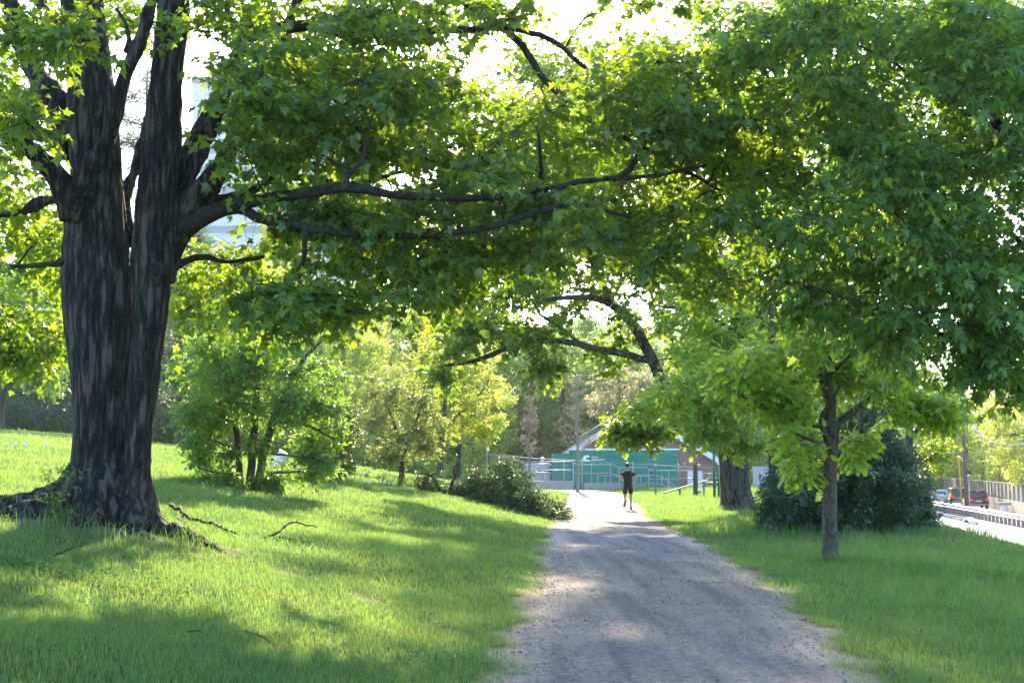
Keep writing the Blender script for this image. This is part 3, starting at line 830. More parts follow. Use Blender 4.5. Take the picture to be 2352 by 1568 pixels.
# foliage masses, measured in the picture, each with its own depth range
def masses(lst, rng):
    out = []
    for cx, cy, rx, ry, n, Ya, Yb, r in lst:
        if cx > 650 and Yb > 14.3 and 13.4 <= Ya < 14.4 and cx < 1760: Ya = 14.75 if 300 < cy < 600 and cx < 1560 else 14.2
        for _ in range(n):
            a = rng.uniform(0, 2 * math.pi); q = math.sqrt(rng.uniform(0, 1))
            Y = rng.uniform(Ya, Yb)
            q_ = P(cx + rx * q * math.cos(a), cy + ry * q * math.sin(a), Y)
            if open_sky(q_): continue
            out.append((q_, r * rng.uniform(.75, 1.25))); continue
            out.append((P(cx + rx * q * math.cos(a), cy + ry * q * math.sin(a), Y), r * rng.uniform(.75, 1.25)))
    return out
MASS = [
    (660, 20, 240, 60, 13, 14, 19, .5), (470, 40, 60, 50, 3, 14, 14.8, .35), (640, 150, 60, 50, 3, 14, 15, .4),
    (800, 200, 270, 120, 30, 13.5, 18, .5), (950, 150, 95, 80, 8, 14, 17, .4),
    (560, 250, 60, 50, 4, 13.6, 14.6, .36), (600, 350, 60, 40, 3, 13.8, 15, .34), (700, 330, 190, 60, 12, 14, 18, .45),
    (1000, 300, 230, 90, 20, 13.5, 19, .5), (1130, 390, 160, 60, 10, 14, 19, .45),
    (1460, 215, 150, 85, 18, 13.5, 18, .5), (1600, 140, 130, 60, 8, 14, 18, .45),
    (1690, 290, 110, 100, 14, 13.5, 18, .5), (1560, 330, 120, 60, 8, 13.6, 17, .45), (1790, 400, 60, 60, 5, 14, 17, .4),
    (1300, 280, 110, 60, 6, 15, 18, .4),
    (1130, 400, 20, 8, 1, 13.7, 13.8, .1), (1330, 490, 30, 10, 1, 13.6, 13.8, .12),
    (1100, 490, 380, 50, 22, 13.8, 18, .45), (1420, 500, 120, 60, 10, 13.6, 17, .45), (1650, 480, 110, 80, 9, 14, 17, .45),
    (700, 500, 170, 40, 8, 13.6, 15, .4), (850, 590, 260, 50, 18, 13.6, 18, .45), (1180, 580, 150, 40, 9, 14, 18, .4),
    (640, 670, 70, 45, 7, 13.6, 15.5, .36), (760, 680, 80, 45, 6, 14.5, 18, .36), (930, 640, 110, 40, 6, 14, 18, .36),
    (1620, 610, 60, 50, 4, 14.5, 17, .4), (1490, 590, 60, 25, 3, 14.5, 17, .36),
    (900, 30, 130, 40, 6, 15, 19, .4), (1170, 20, 110, 30, 5, 15, 18, .35), (1470, 10, 130, 14, 3, 15, 18, .3),
    (70, 80, 120, 36, 4, 13.2, 14.3, .36), (165, 100, 50, 24, 3, 13.2, 13.9, .26), (70, 270, 70, 30, 3, 13, 14, .3),
    (300, 30, 60, 60, 3, 16, 18, .4), (60, 170, 90, 100, 7, 16.5, 19, .45),
    (20, 420, 100, 80, 10, 16, 20, .45), (70, 600, 80, 90, 10, 16, 20, .45), (60, 740, 90, 70, 9, 16.5, 20, .42), (50, 820, 60, 20, 3, 16.5, 19, .35),
    (460, 660, 60, 80, 8, 17, 21, .42), (540, 600, 90, 60, 6, 17, 21, .42), (600, 720, 100, 40, 4, 17, 21, .38),
    (800, 480, 250, 90, 12, 18, 22, .5), (1100, 330, 260, 110, 16, 18, 22, .5), (1000, 650, 120, 40, 4, 17, 21, .4),
    (700, 230, 150, 90, 8, 18, 21, .45), (1320, 350, 100, 70, 6, 17, 20, .45),
]
cl = masses(MASS, MT.rng)
# the part of the crown above and beside the picture
r2 = np.random.default_rng(3)
k = 0
while k < 120:
    p = Vector((r2.uniform(-14, 4.5), r2.uniform(9, 24), r2.uniform(5, 17)))
    q = ((p.x + 4.8) / 8.5) ** 2 + ((p.y - 16) / 8) ** 2 + ((p.z - 9.5) / 7.5) ** 2
    if q > 1 or q < .25: continue
    d = p - Vector((0, 0, CAM_Z)); pyy = PH / 2 - PF * math.tan(math.atan2(d.z, math.hypot(0, d.y)) - PITCH); pxx = PW / 2 + PF * d.x / d.y
    if -120 < pxx < PW + 120 and -60 < pyy < PH: continue
    cl.append((p, .7)); k += 1
MT.clumps(cl, base=(bx, by, 6), nspray=14, slen=.44, up=.15, flat=.55, rmin=.005)
build('branches', MT.V, MT.F, M['bark_limb'], maple, True)
V, F = MT.leaves(T_MAPLE, .108, 5, droop=.65)
build('crown', V, F, M['maple'], maple)
print('maple sprays', len(MT.so), 'leaves', len(V) // 13)

# ================================================================== BIG MAPLE on the right, trunk just out of the frame
RT = Tree(np.random.default_rng(21))
rx_, ry_ = 8.6, 16.5
rb = gzf(rx_, ry_)
rmaple = empty('maple_tree', 'spreading maple with pointed leaves filling the upper right of the view', 'tree', (rx_, ry_, rb))
RT.limb([(rx_, ry_, rb - .1), (rx_, ry_, rb + .4), (rx_ - .05, ry_, rb + 2), (rx_ - .1, ry_ - .1, rb + 4.5), (rx_ - .3, ry_, rb + 8), (rx_ - .2, ry_, rb + 12)], [.42, .3, .27, .24, .17, .05], 14, .25, .01)
for pts, r0 in [
    ([(2690, 1000, 16.4), (2560, 800, 15.6), (2347, 642, 15), (2242, 604, 14.8), (2097, 523, 14.5), (2037, 463, 14.3), (1930, 400, 14)], .07),
    ([(2700, 900, 16.4), (2520, 830, 15.8), (2352, 817, 15.2), (2279, 802, 15), (2112, 750, 14.7), (2017, 712, 14.5), (1898, 669, 14.3), (1760, 640, 14)], .05),
    ([(2700, 700, 16.4), (2500, 500, 15.8), (2347, 342, 15.2), (2283, 274, 15), (2230, 181, 15), (2194, 68, 15), (2174, -10, 15), (2140, -160, 15)], .08),
    ([(2300, 300, 15), (2180, 240, 14.6), (2060, 150, 14.4), (1960, 100, 14.2)], .03),
    ([(2260, 240, 15.1), (2300, 120, 15.2), (2360, 20, 15.2)], .03),
    ([(2690, 800, 16.4), (2520, 640, 16.6), (2352, 560, 16.8), (2200, 440, 17), (2080, 330, 17.2), (1980, 220, 17.4)], .06),
    ([(2690, 600, 16.4), (2480, 300, 17), (2330, 80, 17.4), (2200, -80, 18)], .06),
    ([(2700, 760, 16.4), (2600, 560, 14.4), (2450, 400, 13.2), (2300, 330, 12.6)], .05),
    ([(2700, 700, 16.5), (2900, 500, 17), (3050, 300, 17.5)], .07),
    ([(2700, 800, 16.5), (2800, 600, 19), (2820, 400, 21)], .06)]:
    RT.limb([P(*p) for p in pts], list(np.linspace(r0, .012, len(pts))), 8, .2, .012)
RMASS = [
    (2050, 120, 230, 120, 26, 13, 18, .45), (2260, 200, 120, 200, 32, 12.6, 18, .45),
    (1950, 330, 140, 140, 22, 13, 18, .45), (2150, 420, 220, 120, 30, 12.8, 18, .45), (2000, 560, 200, 90, 24, 13, 18, .45),
    (2250, 560, 130, 130, 26, 12.8, 17.5, .45), (1830, 600, 80, 80, 7, 14, 17, .4), (2120, 720, 220, 60, 18, 13.2, 17.5, .42), (1880, 700, 70, 40, 5, 14, 17, .4),
    (2290, 800, 80, 50, 7, 13.5, 16.5, .38), (2250, 850, 40, 20, 2, 13.5, 15, .25), (1880, 200, 70, 90, 6, 14, 18, .4), (2330, 860, 30, 20, 2, 14, 15, .25), (2230, 40, 140, 50, 9, 13, 17, .45), (1720, 95, 90, 60, 9, 13.5, 17, .45), (1850, 60, 100, 60, 10, 13.5, 17.5, .45), (1980, 40, 90, 50, 7, 13.5, 17, .45),
    (2050, 760, 90, 25, 4, 14, 16, .34), (1790, 660, 40, 30, 2, 14, 16, .3), (2460, 250, 120, 250, 34, 12.8, 18, .5), (2480, 640, 120, 150, 18, 13, 17, .5), (2600, 200, 120, 250, 16, 13, 18, .55)]
cl = masses(RMASS, RT.rng)
k = 0
while k < 70:
    p = Vector((r2.uniform(3, 16), r2.uniform(9, 24), r2.uniform(3.5, 14)))
    q = ((p.x - 8.8) / 7) ** 2 + ((p.y - 16.5) / 7) ** 2 + ((p.z - 8.5) / 6) ** 2
    if q > 1 or q < .2: continue
    d = p - Vector((0, 0, CAM_Z)); pyy = PH / 2 - PF * math.tan(math.atan2(d.z, d.y) - PITCH); pxx = PW / 2 + PF * d.x / d.y
    if -120 < pxx < PW + 90 and -60 < pyy < PH: continue
    cl.append((p, .7)); k += 1
RT.clumps(cl, base=(rx_, ry_, 5), nspray=15, slen=.42, up=.15, flat=.6, rmin=.004)
build('trunk', RT.V, RT.F, M['bark_grey'], rmaple, True)
V, F = RT.leaves(T_CUT, .11, 5, droop=.6)
build('crown', V, F, M['maple2'], rmaple)
print('right maple leaves', len(V) // 13)

# ================================================================== MIDDLE-DISTANCE TREES
def ptree(name, label, cat, base, stems, mass, leaf, bark, extra=None, seed=1, group=None, T=T_LOBE, size=.12, m=4, nspray=9, slen=.4,
          droop=.4, rmin=.006, twigs=False, cbase=None, wig=.01, up=.2, flat=.7, crown='crown', rk=.009):
    """stems: lists of (px, py, half width px, dY); mass: (cx, cy, rx, ry, n, dYa, dYb, r); both around the base's own distance"""
    t = Tree(np.random.default_rng(seed)); t.twigs = twigs
    root_ = empty(name, label, cat, base, group)
    Y = base.y
    for s in stems:
        w = [P(p[0], p[1], Y + (p[3] if len(p) > 3 else 0)) for p in s]
        r = [pm(p[2], Y) for p in s]
        t.limb(w, r, 10, .25, wig)
    cl = masses([(a, b, c, d, n, Y + y0, Y + y1, r) for a, b, c, d, n, y0, y1, r in mass], t.rng)
    if extra: cl += extra(t.rng)
    t.clumps(cl, base=cbase or (base + Vector((0, 0, 2))), nspray=nspray, slen=slen, rmin=rmin, up=up, flat=flat, rk=rk)
    build('trunk', t.V, t.F, bark, root_, True)
    V, F = t.leaves(T, size, m, droop)
    build(crown, V, F, leaf, root_)
    return root_

def ball(c, r, n, cr, hollow=.15, keep=None):
    def f(rng):
        out = []
        while len(out) < n:
            v = rng.uniform(-1, 1, 3); q = (v ** 2).sum()
            if q > 1 or q < hollow: continue
            p = Vector((c[0] + v[0] * r[0], c[1] + v[1] * r[1], c[2] + v[2] * r[2]))
            if (keep and not keep(p)) or open_sky(p): continue
            out.append((p, cr * rng.uniform(.75, 1.25)))
        return out
    return f

# old maple with the leaning limb, right of the path
B1 = G(1692, 1176)
ptree('maple_tree', 'old maple with thick furrowed trunk and a long limb leaning over the path', 'tree', B1, [
    [(1694, 1190, 52), (1694, 1165, 43), (1690, 1130, 36), (1686, 1060, 35), (1682, 1000, 38), (1690, 930, 34), (1700, 820, 30), (1705, 680, 24), (1710, 500, 17), (1715, 300, 9)],
    [(1675, 1010, 26), (1640, 985, 18), (1590, 950, 16), (1530, 890, 13, -1), (1493, 815, 12, -1.5), (1452, 742, 11, -2), (1405, 700, 9, -2), (1360, 684, 7, -2.5), (1290, 685, 5.5, -3), (1230, 694, 5, -3)],
    [(1410, 704, 10, -2), (1395, 675, 8, -1), (1380, 640, 6, 0), (1350, 590, 4, 1)],
    [(1500, 830, 9, -1.5), (1430, 812, 8, -2), (1365, 800, 7.5, -2.5), (1310, 786, 7, -2.8), (1250, 781, 6.5, -3), (1195, 788, 6, -3.2), (1130, 815, 6, -3.5), (1075, 832, 4.5, -3.6), (1005, 842, 2.5, -3.8)],
    [(1330, 786, 4, -2.8), (1285, 752, 3.5, -2.6), (1240, 722, 3, -2.4), (1225, 692, 2.5, -2.2), (1180, 655, 2, -2), (1140, 632, 1.2, -2)],
    [(1695, 800, 16), (1800, 650, 12, 1), (1900, 480, 8, 2), (1980, 320, 4, 2)],
    [(1700, 760, 14), (1620, 560, 10, -1), (1560, 380, 7, -1), (1500, 200, 4, 0)]],
    [(1150, 765, 130, 42, 10, -5, -2, .55), (1080, 800, 70, 40, 4, -5, -3, .5), (1300, 655, 130, 50, 8, -5, 1, .6), (1240, 720, 120, 40, 4, -4, 0, .5), (1400, 760, 90, 40, 3, -4, 0, .5),
     (1258, 838, 34, 20, 4, -4, -3, .36), (1390, 830, 40, 16, 2, -3, -1, .4), (1430, 620, 80, 60, 5, -4, 2, .6), (1455, 985, 28, 26, 5, -4, -2, .45), (1440, 982, 28, 14, 4, -4, -2.6, .34), (1500, 988, 26, 10, 3, -4, -3, .3), (1480, 960, 34, 30, 3, -4, -2, .4),
     (1010, 870, 26, 16, 3, -4, -3, .4), (1070, 700, 60, 40, 3, -5, -2, .5), (1560, 520, 120, 100, 8, -3, 5, .8)],
    M['maple'], M['bark_grey'], extra=ball((6.3, 47, 11.2), (9.8, 7.5, 7.6), 480, 1.0, .05, lambda p: p.z > (7.8 if p.x < 6.2 else 4.6)), seed=31, T=T_MAPLE, size=.21, m=5, nspray=13, slen=.6, rmin=.012, cbase=(8, 46, 5), rk=.012)

# young oak on the right of the path
B2 = G(1907, 1290)
ptree('oak_tree', 'young oak with slim straight trunk and lobed yellow green leaves', 'tree', B2, [
    [(1907, 1303, 34), (1907, 1286, 23), (1907, 1268, 18.5), (1906, 1230, 17), (1907, 1100, 15.5), (1908, 1000, 15), (1907, 960, 14), (1905, 880, 9), (1903, 800, 7), (1900, 700, 5), (1898, 620, 3)],
    [(1903, 1025, 8), (1898, 1005, 6.5, -.1), (1883, 978, 6, -.2), (1840, 972, 4.5, -.4), (1798, 960, 4, -.5), (1750, 930, 3, -.6), (1698, 907, 2, -.7)],
    [(1884, 980, 5, -.2), (1888, 950, 4, -.3), (1915, 915, 3.5, -.5), (1930, 880, 2.5, -.7)],
    [(1900, 1030, 5), (1875, 1014, 4, -.2), (1855, 1006, 4, -.3), (1800, 988, 3, -.4), (1770, 985, 2, -.5)],
    [(1915, 985, 9), (1935, 965, 8, .1), (1964, 941, 7, .2), (2021, 903, 6, .3), (2083, 860, 4.5, .4), (2126, 817, 3, .5)],
    [(2000, 915, 5, .3), (2035, 870, 4, .5), (2058, 840, 3, .6)],
    [(1900, 920, 7), (1888, 875, 6.5, .3), (1870, 812, 6, .5), (1850, 786, 5, .6), (1820, 740, 3, .8)],
    [(1905, 860, 5), (1950, 820, 4, -.4), (1980, 770, 3, -.7)]],
    [(1800, 920, 80, 60, 15, -1.4, .8, .26), (1900, 840, 90, 50, 12, .1, 1.2, .26), (1720, 900, 60, 45, 8, -1.4, .4, .24), (1990, 860, 80, 50, 11, -1, 1, .26), (2090, 925, 60, 40, 8, -.8, .9, .24), (2170, 950, 36, 30, 4, -.5, .8, .2),
     (1820, 1015, 46, 30, 5, -.8, .2, .2), (1955, 1035, 22, 34, 4, .1, .6, .16), (1858, 1075, 24, 10, 2, -.5, .1, .12), (2080, 890, 70, 40, 7, -1, 1, .24), (2150, 930, 40, 30, 5, -.6, .8, .2), (1720, 840, 60, 40, 6, -1, .6, .24), (1800, 830, 80, 40, 7, -1, 1, .26), (1880, 760, 90, 60, 9, -1, 1, .28), (1900, 650, 70, 60, 8, -1, 1, .28)],
    M['oak'], M['bark_thin'], seed=32, T=T_OAK, size=.14, m=4, nspray=10, slen=.3, rmin=.003, twigs=True, droop=.35)

# pale oak behind it
B3 = G(1772, 1204)
ptree('oak_tree', 'taller pale leaved oak between the thick trunk and the dark holly bush', 'tree', B3, [
    [(1770, 1215, 22), (1771, 1195, 16), (1774, 1120, 11), (1776, 1040, 10), (1778, 900, 9), (1775, 760, 7), (1765, 620, 5), (1750, 480, 3)],
    [(1776, 1022, 5), (1750, 1018, 4, -.2), (1735, 1020, 3, -.3)], [(1778, 1022, 4), (1800, 1020, 3, .2), (1830, 1021, 2, .3)],
    [(1777, 930, 7), (1720, 900, 5, -.6), (1620, 880, 4, -1.2), (1520, 890, 3, -1.8)],
    [(1776, 830, 6), (1700, 770, 5, -.6), (1610, 720, 4, -1), (1500, 700, 2, -1.5)],
    [(1774, 960, 5), (1700, 985, 4, -.8), (1620, 990, 3, -1.5), (1540, 975, 2, -2)],
    [(1772, 760, 5), (1700, 640, 4, .3), (1640, 560, 3, .5)]],
    [(1600, 760, 100, 90, 22, -3, 2, .45), (1600, 920, 90, 60, 18, -3.5, 0, .42), (1680, 880, 110, 80, 20, -2.5, 2, .45), (1640, 965, 100, 40, 12, -3, -.3, .38), (1620, 640, 100, 80, 16, -2.5, 2.5, .5), (1510, 935, 50, 26, 5, -3.5, -1, .36), (1720, 760, 90, 80, 12, -2, 2, .45), (1790, 960, 60, 50, 4, 1, 2.5, .4),
     (1610, 1000, 60, 16, 4, -3, -1.4, .3), (1720, 1020, 50, 20, 5, -2.5, -.6, .3), (1530, 600, 40, 50, 3, -2, 2, .4)],
    M['oak2'], M['bark_thin'], seed=33, T=T_OAK, size=.16, m=5, nspray=14, slen=.36, rmin=.004, twigs=True)

# dark holly bush
B4 = G(1935, 1232)
def holly_fill(rng):
    out = []
    Yb = B4.y + 2.0
    while len(out) < 620:
        px = rng.uniform(1735, 2145); py = rng.uniform(905, 1235); dy = rng.uniform(-2.0, 2.2)
        # outline: rounded cone leaning right
        top = np.interp(px, [1735, 1760, 1800, 1860, 1920, 1960, 2000, 2040, 2080, 2120, 2145], [1150, 1090, 1055, 1020, 980, 925, 905, 960, 1030, 1090, 1150])
        bot = np.interp(px, [1735, 1790, 2100, 2145], [1180, 1232, 1236, 1190])
        if not (top < py < bot): continue
        q = 1 - min(1, max(0, (py - top) / 140.))
        if abs(dy) > 2.2 * (1 - .75 * q): continue
        out.append((P(px, py, Yb + dy), .2 * rng.uniform(.8, 1.3)))
    return out
ptree('holly_bush', 'big dark glossy evergreen bush standing behind the young oak', 'bush', B4 + Vector((0, 2, 0)), [
    [(1930, 1235, 10), (1940, 1150, 8), (1960, 1050, 6), (1985, 930, 3)], [(1935, 1232, 8), (1880, 1150, 6), (1840, 1080, 3)], [(1940, 1232, 8), (2000, 1150, 6), (2060, 1080, 3)]],
    [], M['holly'], M['bark_far'], extra=holly_fill, seed=34, T=T_OVAL, size=.085, m=5, nspray=20, slen=.22, rmin=.004, droop=.15, crown='foliage')

# green tree behind the bush
B5 = G(2085, 1180); B5 = Vector((B5.x, 41, gzf(B5.x, 41))); B5.x = (2085 - 1176) / PF * 41
ptree('maple_tree', 'mid green tree showing behind the right side of the holly bush', 'tree', B5, [
    [(2085, 1200, 12), (2085, 1100, 10), (2090, 980, 8), (2095, 850, 6), (2100, 720, 3)], [(2088, 1010, 5), (2130, 960, 4), (2180, 940, 2)], [(2088, 1060, 4), (2120, 1040, 3), (2150, 1060, 2)]],
    [(2120, 900, 80, 40, 14, -1, 2, .5), (2165, 975, 36, 18, 6, -1, 1, .36), (2130, 1055, 28, 40, 10, -1, 1, .3), (2060, 860, 80, 60, 10, -1, 2.5, .5), (2100, 780, 90, 60, 9, -1, 2, .5), (2185, 890, 26, 26, 4, -1, 1, .34), (1990, 960, 60, 60, 5, 1, 3, .4)],
    M['maple'], M['bark_far'], seed=35, size=.15, m=5, nspray=16, slen=.35)

# serviceberry with several stems, on the left lawn
B6 = G(572, 1122)
ptree('serviceberry_tree', 'bushy small tree with several dark stems on the left lawn beside the big trunk', 'tree', B6, [
    [(552, 1124, 9), (550, 1080, 8), (545, 1010, 7), (530, 920, 5, -.4), (500, 830, 3, -.6)],
    [(575, 1124, 10), (578, 1060, 9), (583, 1000, 9), (590, 900, 7), (600, 800, 4), (605, 740, 2)],
    [(590, 1126, 10), (598, 1080, 9.5), (612, 1020, 9), (640, 930, 8, -.2), (668, 870, 7, -.3), (700, 820, 5, -.3), (742, 780, 2.5, -.3)],
    [(625, 970, 4), (700, 975, 3, -.3), (770, 1010, 2, -.4)], [(610, 1042, 3), (680, 1046, 2.5, -.5), (740, 1056, 2, -.7)], [(600, 1080, 3), (640, 1085, 2.5, -.7), (690, 1082, 2, -.9)],
    [(548, 1090, 3), (500, 1085, 2.5, -.5), (455, 1075, 1.5, -.7)], [(546, 1040, 3), (490, 1010, 2.5, -.4), (430, 1000, 1.5, -.6)], [(548, 1075, 3), (470, 1045, 2, .5), (440, 1050, 1.5, .7)]],
    [(560, 780, 120, 50, 20, -1.5, 1.5, .32), (480, 850, 90, 60, 18, -1.5, 1.5, .32), (600, 870, 120, 70, 26, -1.7, 1.5, .32), (700, 880, 80, 60, 14, -1.2, 1.2, .3), (460, 950, 70, 40, 12, -1.5, 1.2, .3), (560, 960, 120, 40, 14, -1.6, 1.4, .28), (720, 960, 60, 30, 7, -1, 1, .26),
     (470, 1030, 50, 30, 8, -1.2, .8, .22), (500, 1085, 50, 16, 7, -1, .6, .2), (690, 1060, 60, 24, 9, -1, .6, .22), (740, 1000, 50, 30, 6, -.8, .6, .22), (640, 1090, 40, 14, 4, -.9, .3, .18), (560, 1030, 40, 24, 4, -1, .4, .2)],
    M['berry'], M['bark_far'], seed=36, T=T_OVAL, size=.115, m=5, nspray=22, slen=.3, rmin=.004, twigs=True, droop=.3)

# small glossy leaved tree further right
B7 = G(771, 1113)
ptree('shrub_tree', 'small dense tree with dull glossy leaves and two short stems', 'tree', B7, [
    [(764, 1116, 7), (762, 1090, 6.5), (755, 1050, 5), (740, 1000, 3)], [(777, 1116, 7), (779, 1085, 6.5), (785, 1040, 5), (790, 980, 3)],
    [(762, 1098, 2.5), (735, 1082, 2, -.3), (705, 1085, 1.2, -.5)], [(782, 1095, 2.2), (805, 1085, 1.6, .2), (818, 1070, 1, .2)]],
    [(760, 960, 70, 45, 18, -1.4, 1.4, .3), (755, 1020, 70, 30, 14, -1.4, 1.2, .28), (800, 1010, 36, 40, 7, -1, 1, .26), (720, 1070, 26, 12, 4, -.9, 0, .2), (800, 1068, 20, 10, 3, -.4, .4, .18), (700, 990, 30, 30, 4, -1, .6, .24)],
    M['dullshrub'], M['bark_far'], seed=37, T=T_OVAL, size=.10, m=5, nspray=20, slen=.26, twigs=True, rmin=.004, droop=.2)

# crabapple
B8 = G(921, 1112)
ptree('crabapple_tree', 'rounded crabapple with sparse reddish green leaves between the glossy shrub and golden tree', 'tree', B8, [
    [(921, 1116, 8), (922, 1090, 6.5), (923, 1060, 6), (918, 1020, 5), (900, 960, 3), (880, 900, 2)], [(922, 1050, 4), (945, 1000, 3.5), (965, 940, 2.5), (975, 890, 1.5)], [(920, 1035, 3), (890, 1010, 2.5), (850, 990, 1.5)]],
    [(900, 900, 70, 50, 18, -2, 2, .42), (920, 980, 80, 50, 20, -2.2, 2, .4), (850, 960, 40, 60, 9, -1.5, 1.5, .4), (960, 1030, 40, 20, 6, -1.4, 1, .34), (880, 1040, 50, 16, 6, -1.5, 1, .32), (970, 960, 36, 50, 7, -1.4, 1.4, .38)],
    M['crab'], M['bark_far'], seed=38, T=T_OVAL, size=.12, m=5, nspray=20, slen=.36, rmin=.006, twigs=True, droop=.3)

# golden green tree
B9 = Vector((P(1010, 1094, 64).x, 64, 0)); B9.z = gzf(B9.x, 64)
ptree('golden_tree', 'bright golden green tree glowing in the sun left of the fence', 'tree', B9, [
    [(1010, 1098, 9), (1012, 1060, 7.5), (1014, 1010, 7), (1015, 985, 7), (1000, 960, 5.5), (985, 920, 4.5), (975, 870, 3)], [(1015, 990, 6), (1022, 930, 4.5), (1030, 870, 3.5), (1035, 800, 2)],
    [(1018, 990, 5), (1050, 955, 4), (1090, 920, 3), (1120, 880, 2)], [(1012, 990, 4), (985, 970, 3), (960, 955, 2)]],
    [(1060, 880, 70, 60, 24, -2, 2, .45), (1110, 940, 50, 50, 16, -1.8, 1.8, .42), (990, 880, 50, 50, 13, -1.8, 1.8, .42), (1070, 980, 70, 28, 13, -1.8, 1.4, .38), (990, 960, 40, 30, 6, -1.4, 1.4, .36), (1080, 820, 60, 40, 9, -1.5, 1.5, .42), (1000, 810, 50, 40, 7, -1.5, 1.5, .42), (1140, 900, 20, 30, 3, -1, 1, .32), (960, 830, 40, 50, 7, -1, 2, .42)],
    M['gold'], M['bark_thin'], seed=39, T=T_LOBE, size=.17, m=5, nspray=18, slen=.4, rmin=.006, droop=.45)

# lopped trunk with a broken branch, and the fallen branches in front
B10 = G(1052, 1117)
lop = empty('lopped_trunk', 'short cut off grey tree stump post with a few leafy shoots', 'tree stump', B10)
t = Tree(np.random.default_rng(40)); Yl = B10.y
t.limb([P(1051, 1122, Yl), P(1052, 1090, Yl), P(1054, 1050, Yl), P(1055, 1019, Yl)], [pm(6.5, Yl), pm(5.5, Yl), pm(5.5, Yl), pm(5.2, Yl)], 10, .1, .008)
t.twigs = True
t.clumps(masses([(1030, 1035, 22, 22, 6, Yl - .6, Yl + .4, .2), (1075, 1012, 16, 8, 2, Yl - .3, Yl + .3, .18)], t.rng), nspray=8, slen=.22, rmin=.004)
build('trunk', t.V, t.F, M['bark_grey'], lop, True)
V, F = t.leaves(T_OVAL, .10, 4); build('foliage', V, F, M['fallen'], lop)

B11 = G(1150, 1160); Yf = min(B11.y, 34.)
fb = empty('fallen_branch', 'heap of broken leafy branches lying on the bank left of the path', 'branch', G(1150, 1160))
t = Tree(np.random.default_rng(41)); t.twigs = True
def gpt(px, Y, dz):
    x = (px - PW / 2) / PF * Y
    return Vector((x, Y, gzf(x, Y) + dz))
FBY = fb.location.y
t.limb([gpt(1275, FBY - 4, .12), gpt(1220, FBY - 2, .2), gpt(1150, FBY, .35), gpt(1080, FBY + 1, .3), gpt(1000, FBY + 2, .15), gpt(850, FBY + 4, .1)], [.012, .03, .05, .05, .035, .01], 7, .2, .03)
t.limb([gpt(1035, FBY + .5, .1), P(1036, 1113, FBY + .5), P(1045, 1096, FBY + .6), P(1043, 1075, FBY + .6), P(1052, 1062, FBY + .7)], [.04, .05, .045, .035, .02], 7, .15, .01)
t.limb([gpt(1010, FBY + .5, .1), P(1000, 1105, FBY + .5), P(985, 1090, FBY + .5), P(960, 1085, FBY + .6)], [.03, .03, .025, .012], 7, .15, .01)
def heap(rng):
    out = []
    for px, top, n, dy in [(1290, 1152, 4, -5), (1260, 1155, 6, -4), (1225, 1125, 13, -3), (1190, 1085, 18, -1.5), (1150, 1055, 24, 0), (1110, 1085, 18, .5), (1070, 1105, 16, 1), (1030, 1118, 10, 1.5), (990, 1090, 7, 2), (975, 1125, 5, 2), (930, 1125, 5, 3), (890, 1126, 4, 4), (860, 1128, 3, 4.5)]:
        for _ in range(n):
            Y = FBY + dy + rng.uniform(-1.0, 1.0)
            x = px + rng.uniform(-24, 24)
            g = gpt(x, Y, 0); tz = P(x, top, Y).z
            out.append((Vector((g.x, Y, g.z + max(.08, (tz - g.z)) * rng.uniform(.05, 1.) ** 1.3)), .2 * rng.uniform(.8, 1.3)))
    return out
t.clumps(heap(t.rng) + heap(t.rng), nspray=9, slen=.26, rmin=.005, base=fb.location)
build('stems', t.V, t.F, M['bark_limb'], fb, True)
V, F = t.leaves(T_OVAL, .12, 4, droop=.7); build('foliage', V, F, M['fallen'], fb)

# two nearly bare slender trees by the fence
def bare(px, py, top, w, hw, label, seed, Yb):
    x = (px - PW / 2) / PF * Yb
    b = Vector((x, Yb, gzf(x, Yb)))
    r_ = empty('bare_tree', label, 'tree', b)
    t = Tree(np.random.default_rng(seed)); t.twigs = True
    tz = P(px, top, Yb).z; H = tz - b.z
    t.limb([b - Vector((0, 0, .1)), b + Vector((.02, 0, H * .3)), b + Vector((-.03, 0, H * .65)), b + Vector((0, 0, H))], [pm(hw, Yb), pm(hw * .8, Yb), pm(hw * .5, Yb), .01], 8, .3, .012)
    rng = t.rng
    for k in range(46):
        f = rng.uniform(.3, .97); a = rng.uniform(0, 6.28)
        L = pm(w, Yb) * (1.15 - f) * rng.uniform(.6, 1.1) * 1.3
        o = b + Vector((0, 0, H * f)); e = o + Vector((math.cos(a) * L, math.sin(a) * L, L * .9))
        t.limb([o, (o + e) / 2 + Vector((0, 0, -L * .08)), e], [.016, .011, .005], 4, .3, .01)
        for j in range(10):
            q = o.lerp(e, rng.uniform(.35, 1)); d = Vector(rng.normal(0, 1, 3)); d.z = abs(d.z) * .8; d.normalize()
            e2 = q + d * L * rng.uniform(.2, .5)
            t.add(*tube_geo([q, e2], [.013, .008], 3, False))
            for _ in range(2):
                t.so.append(tuple(q.lerp(e2, rng.uniform(.4, 1)))); t.sd.append(tuple(d)); t.sl.append(.12)
    build('trunk', t.V, t.F, M['twig_pale'], r_, True)
    V, F = t.leaves(T_OVAL, .075, 2); build('buds', V, F, M['budding'], r_)
M['budding'] = leafmat('opening buds', (.24, .21, .17), (.26, .23, .17), .4, .6)
bare(1216, 1104, 905, 30, 3.2, 'nearly bare slender tree by the grey cabinet, shorter of the bare pair', 51, 88)
bare(1326, 1113, 855, 42, 4, 'nearly bare slender tree standing in front of the green generator', 52, 86)
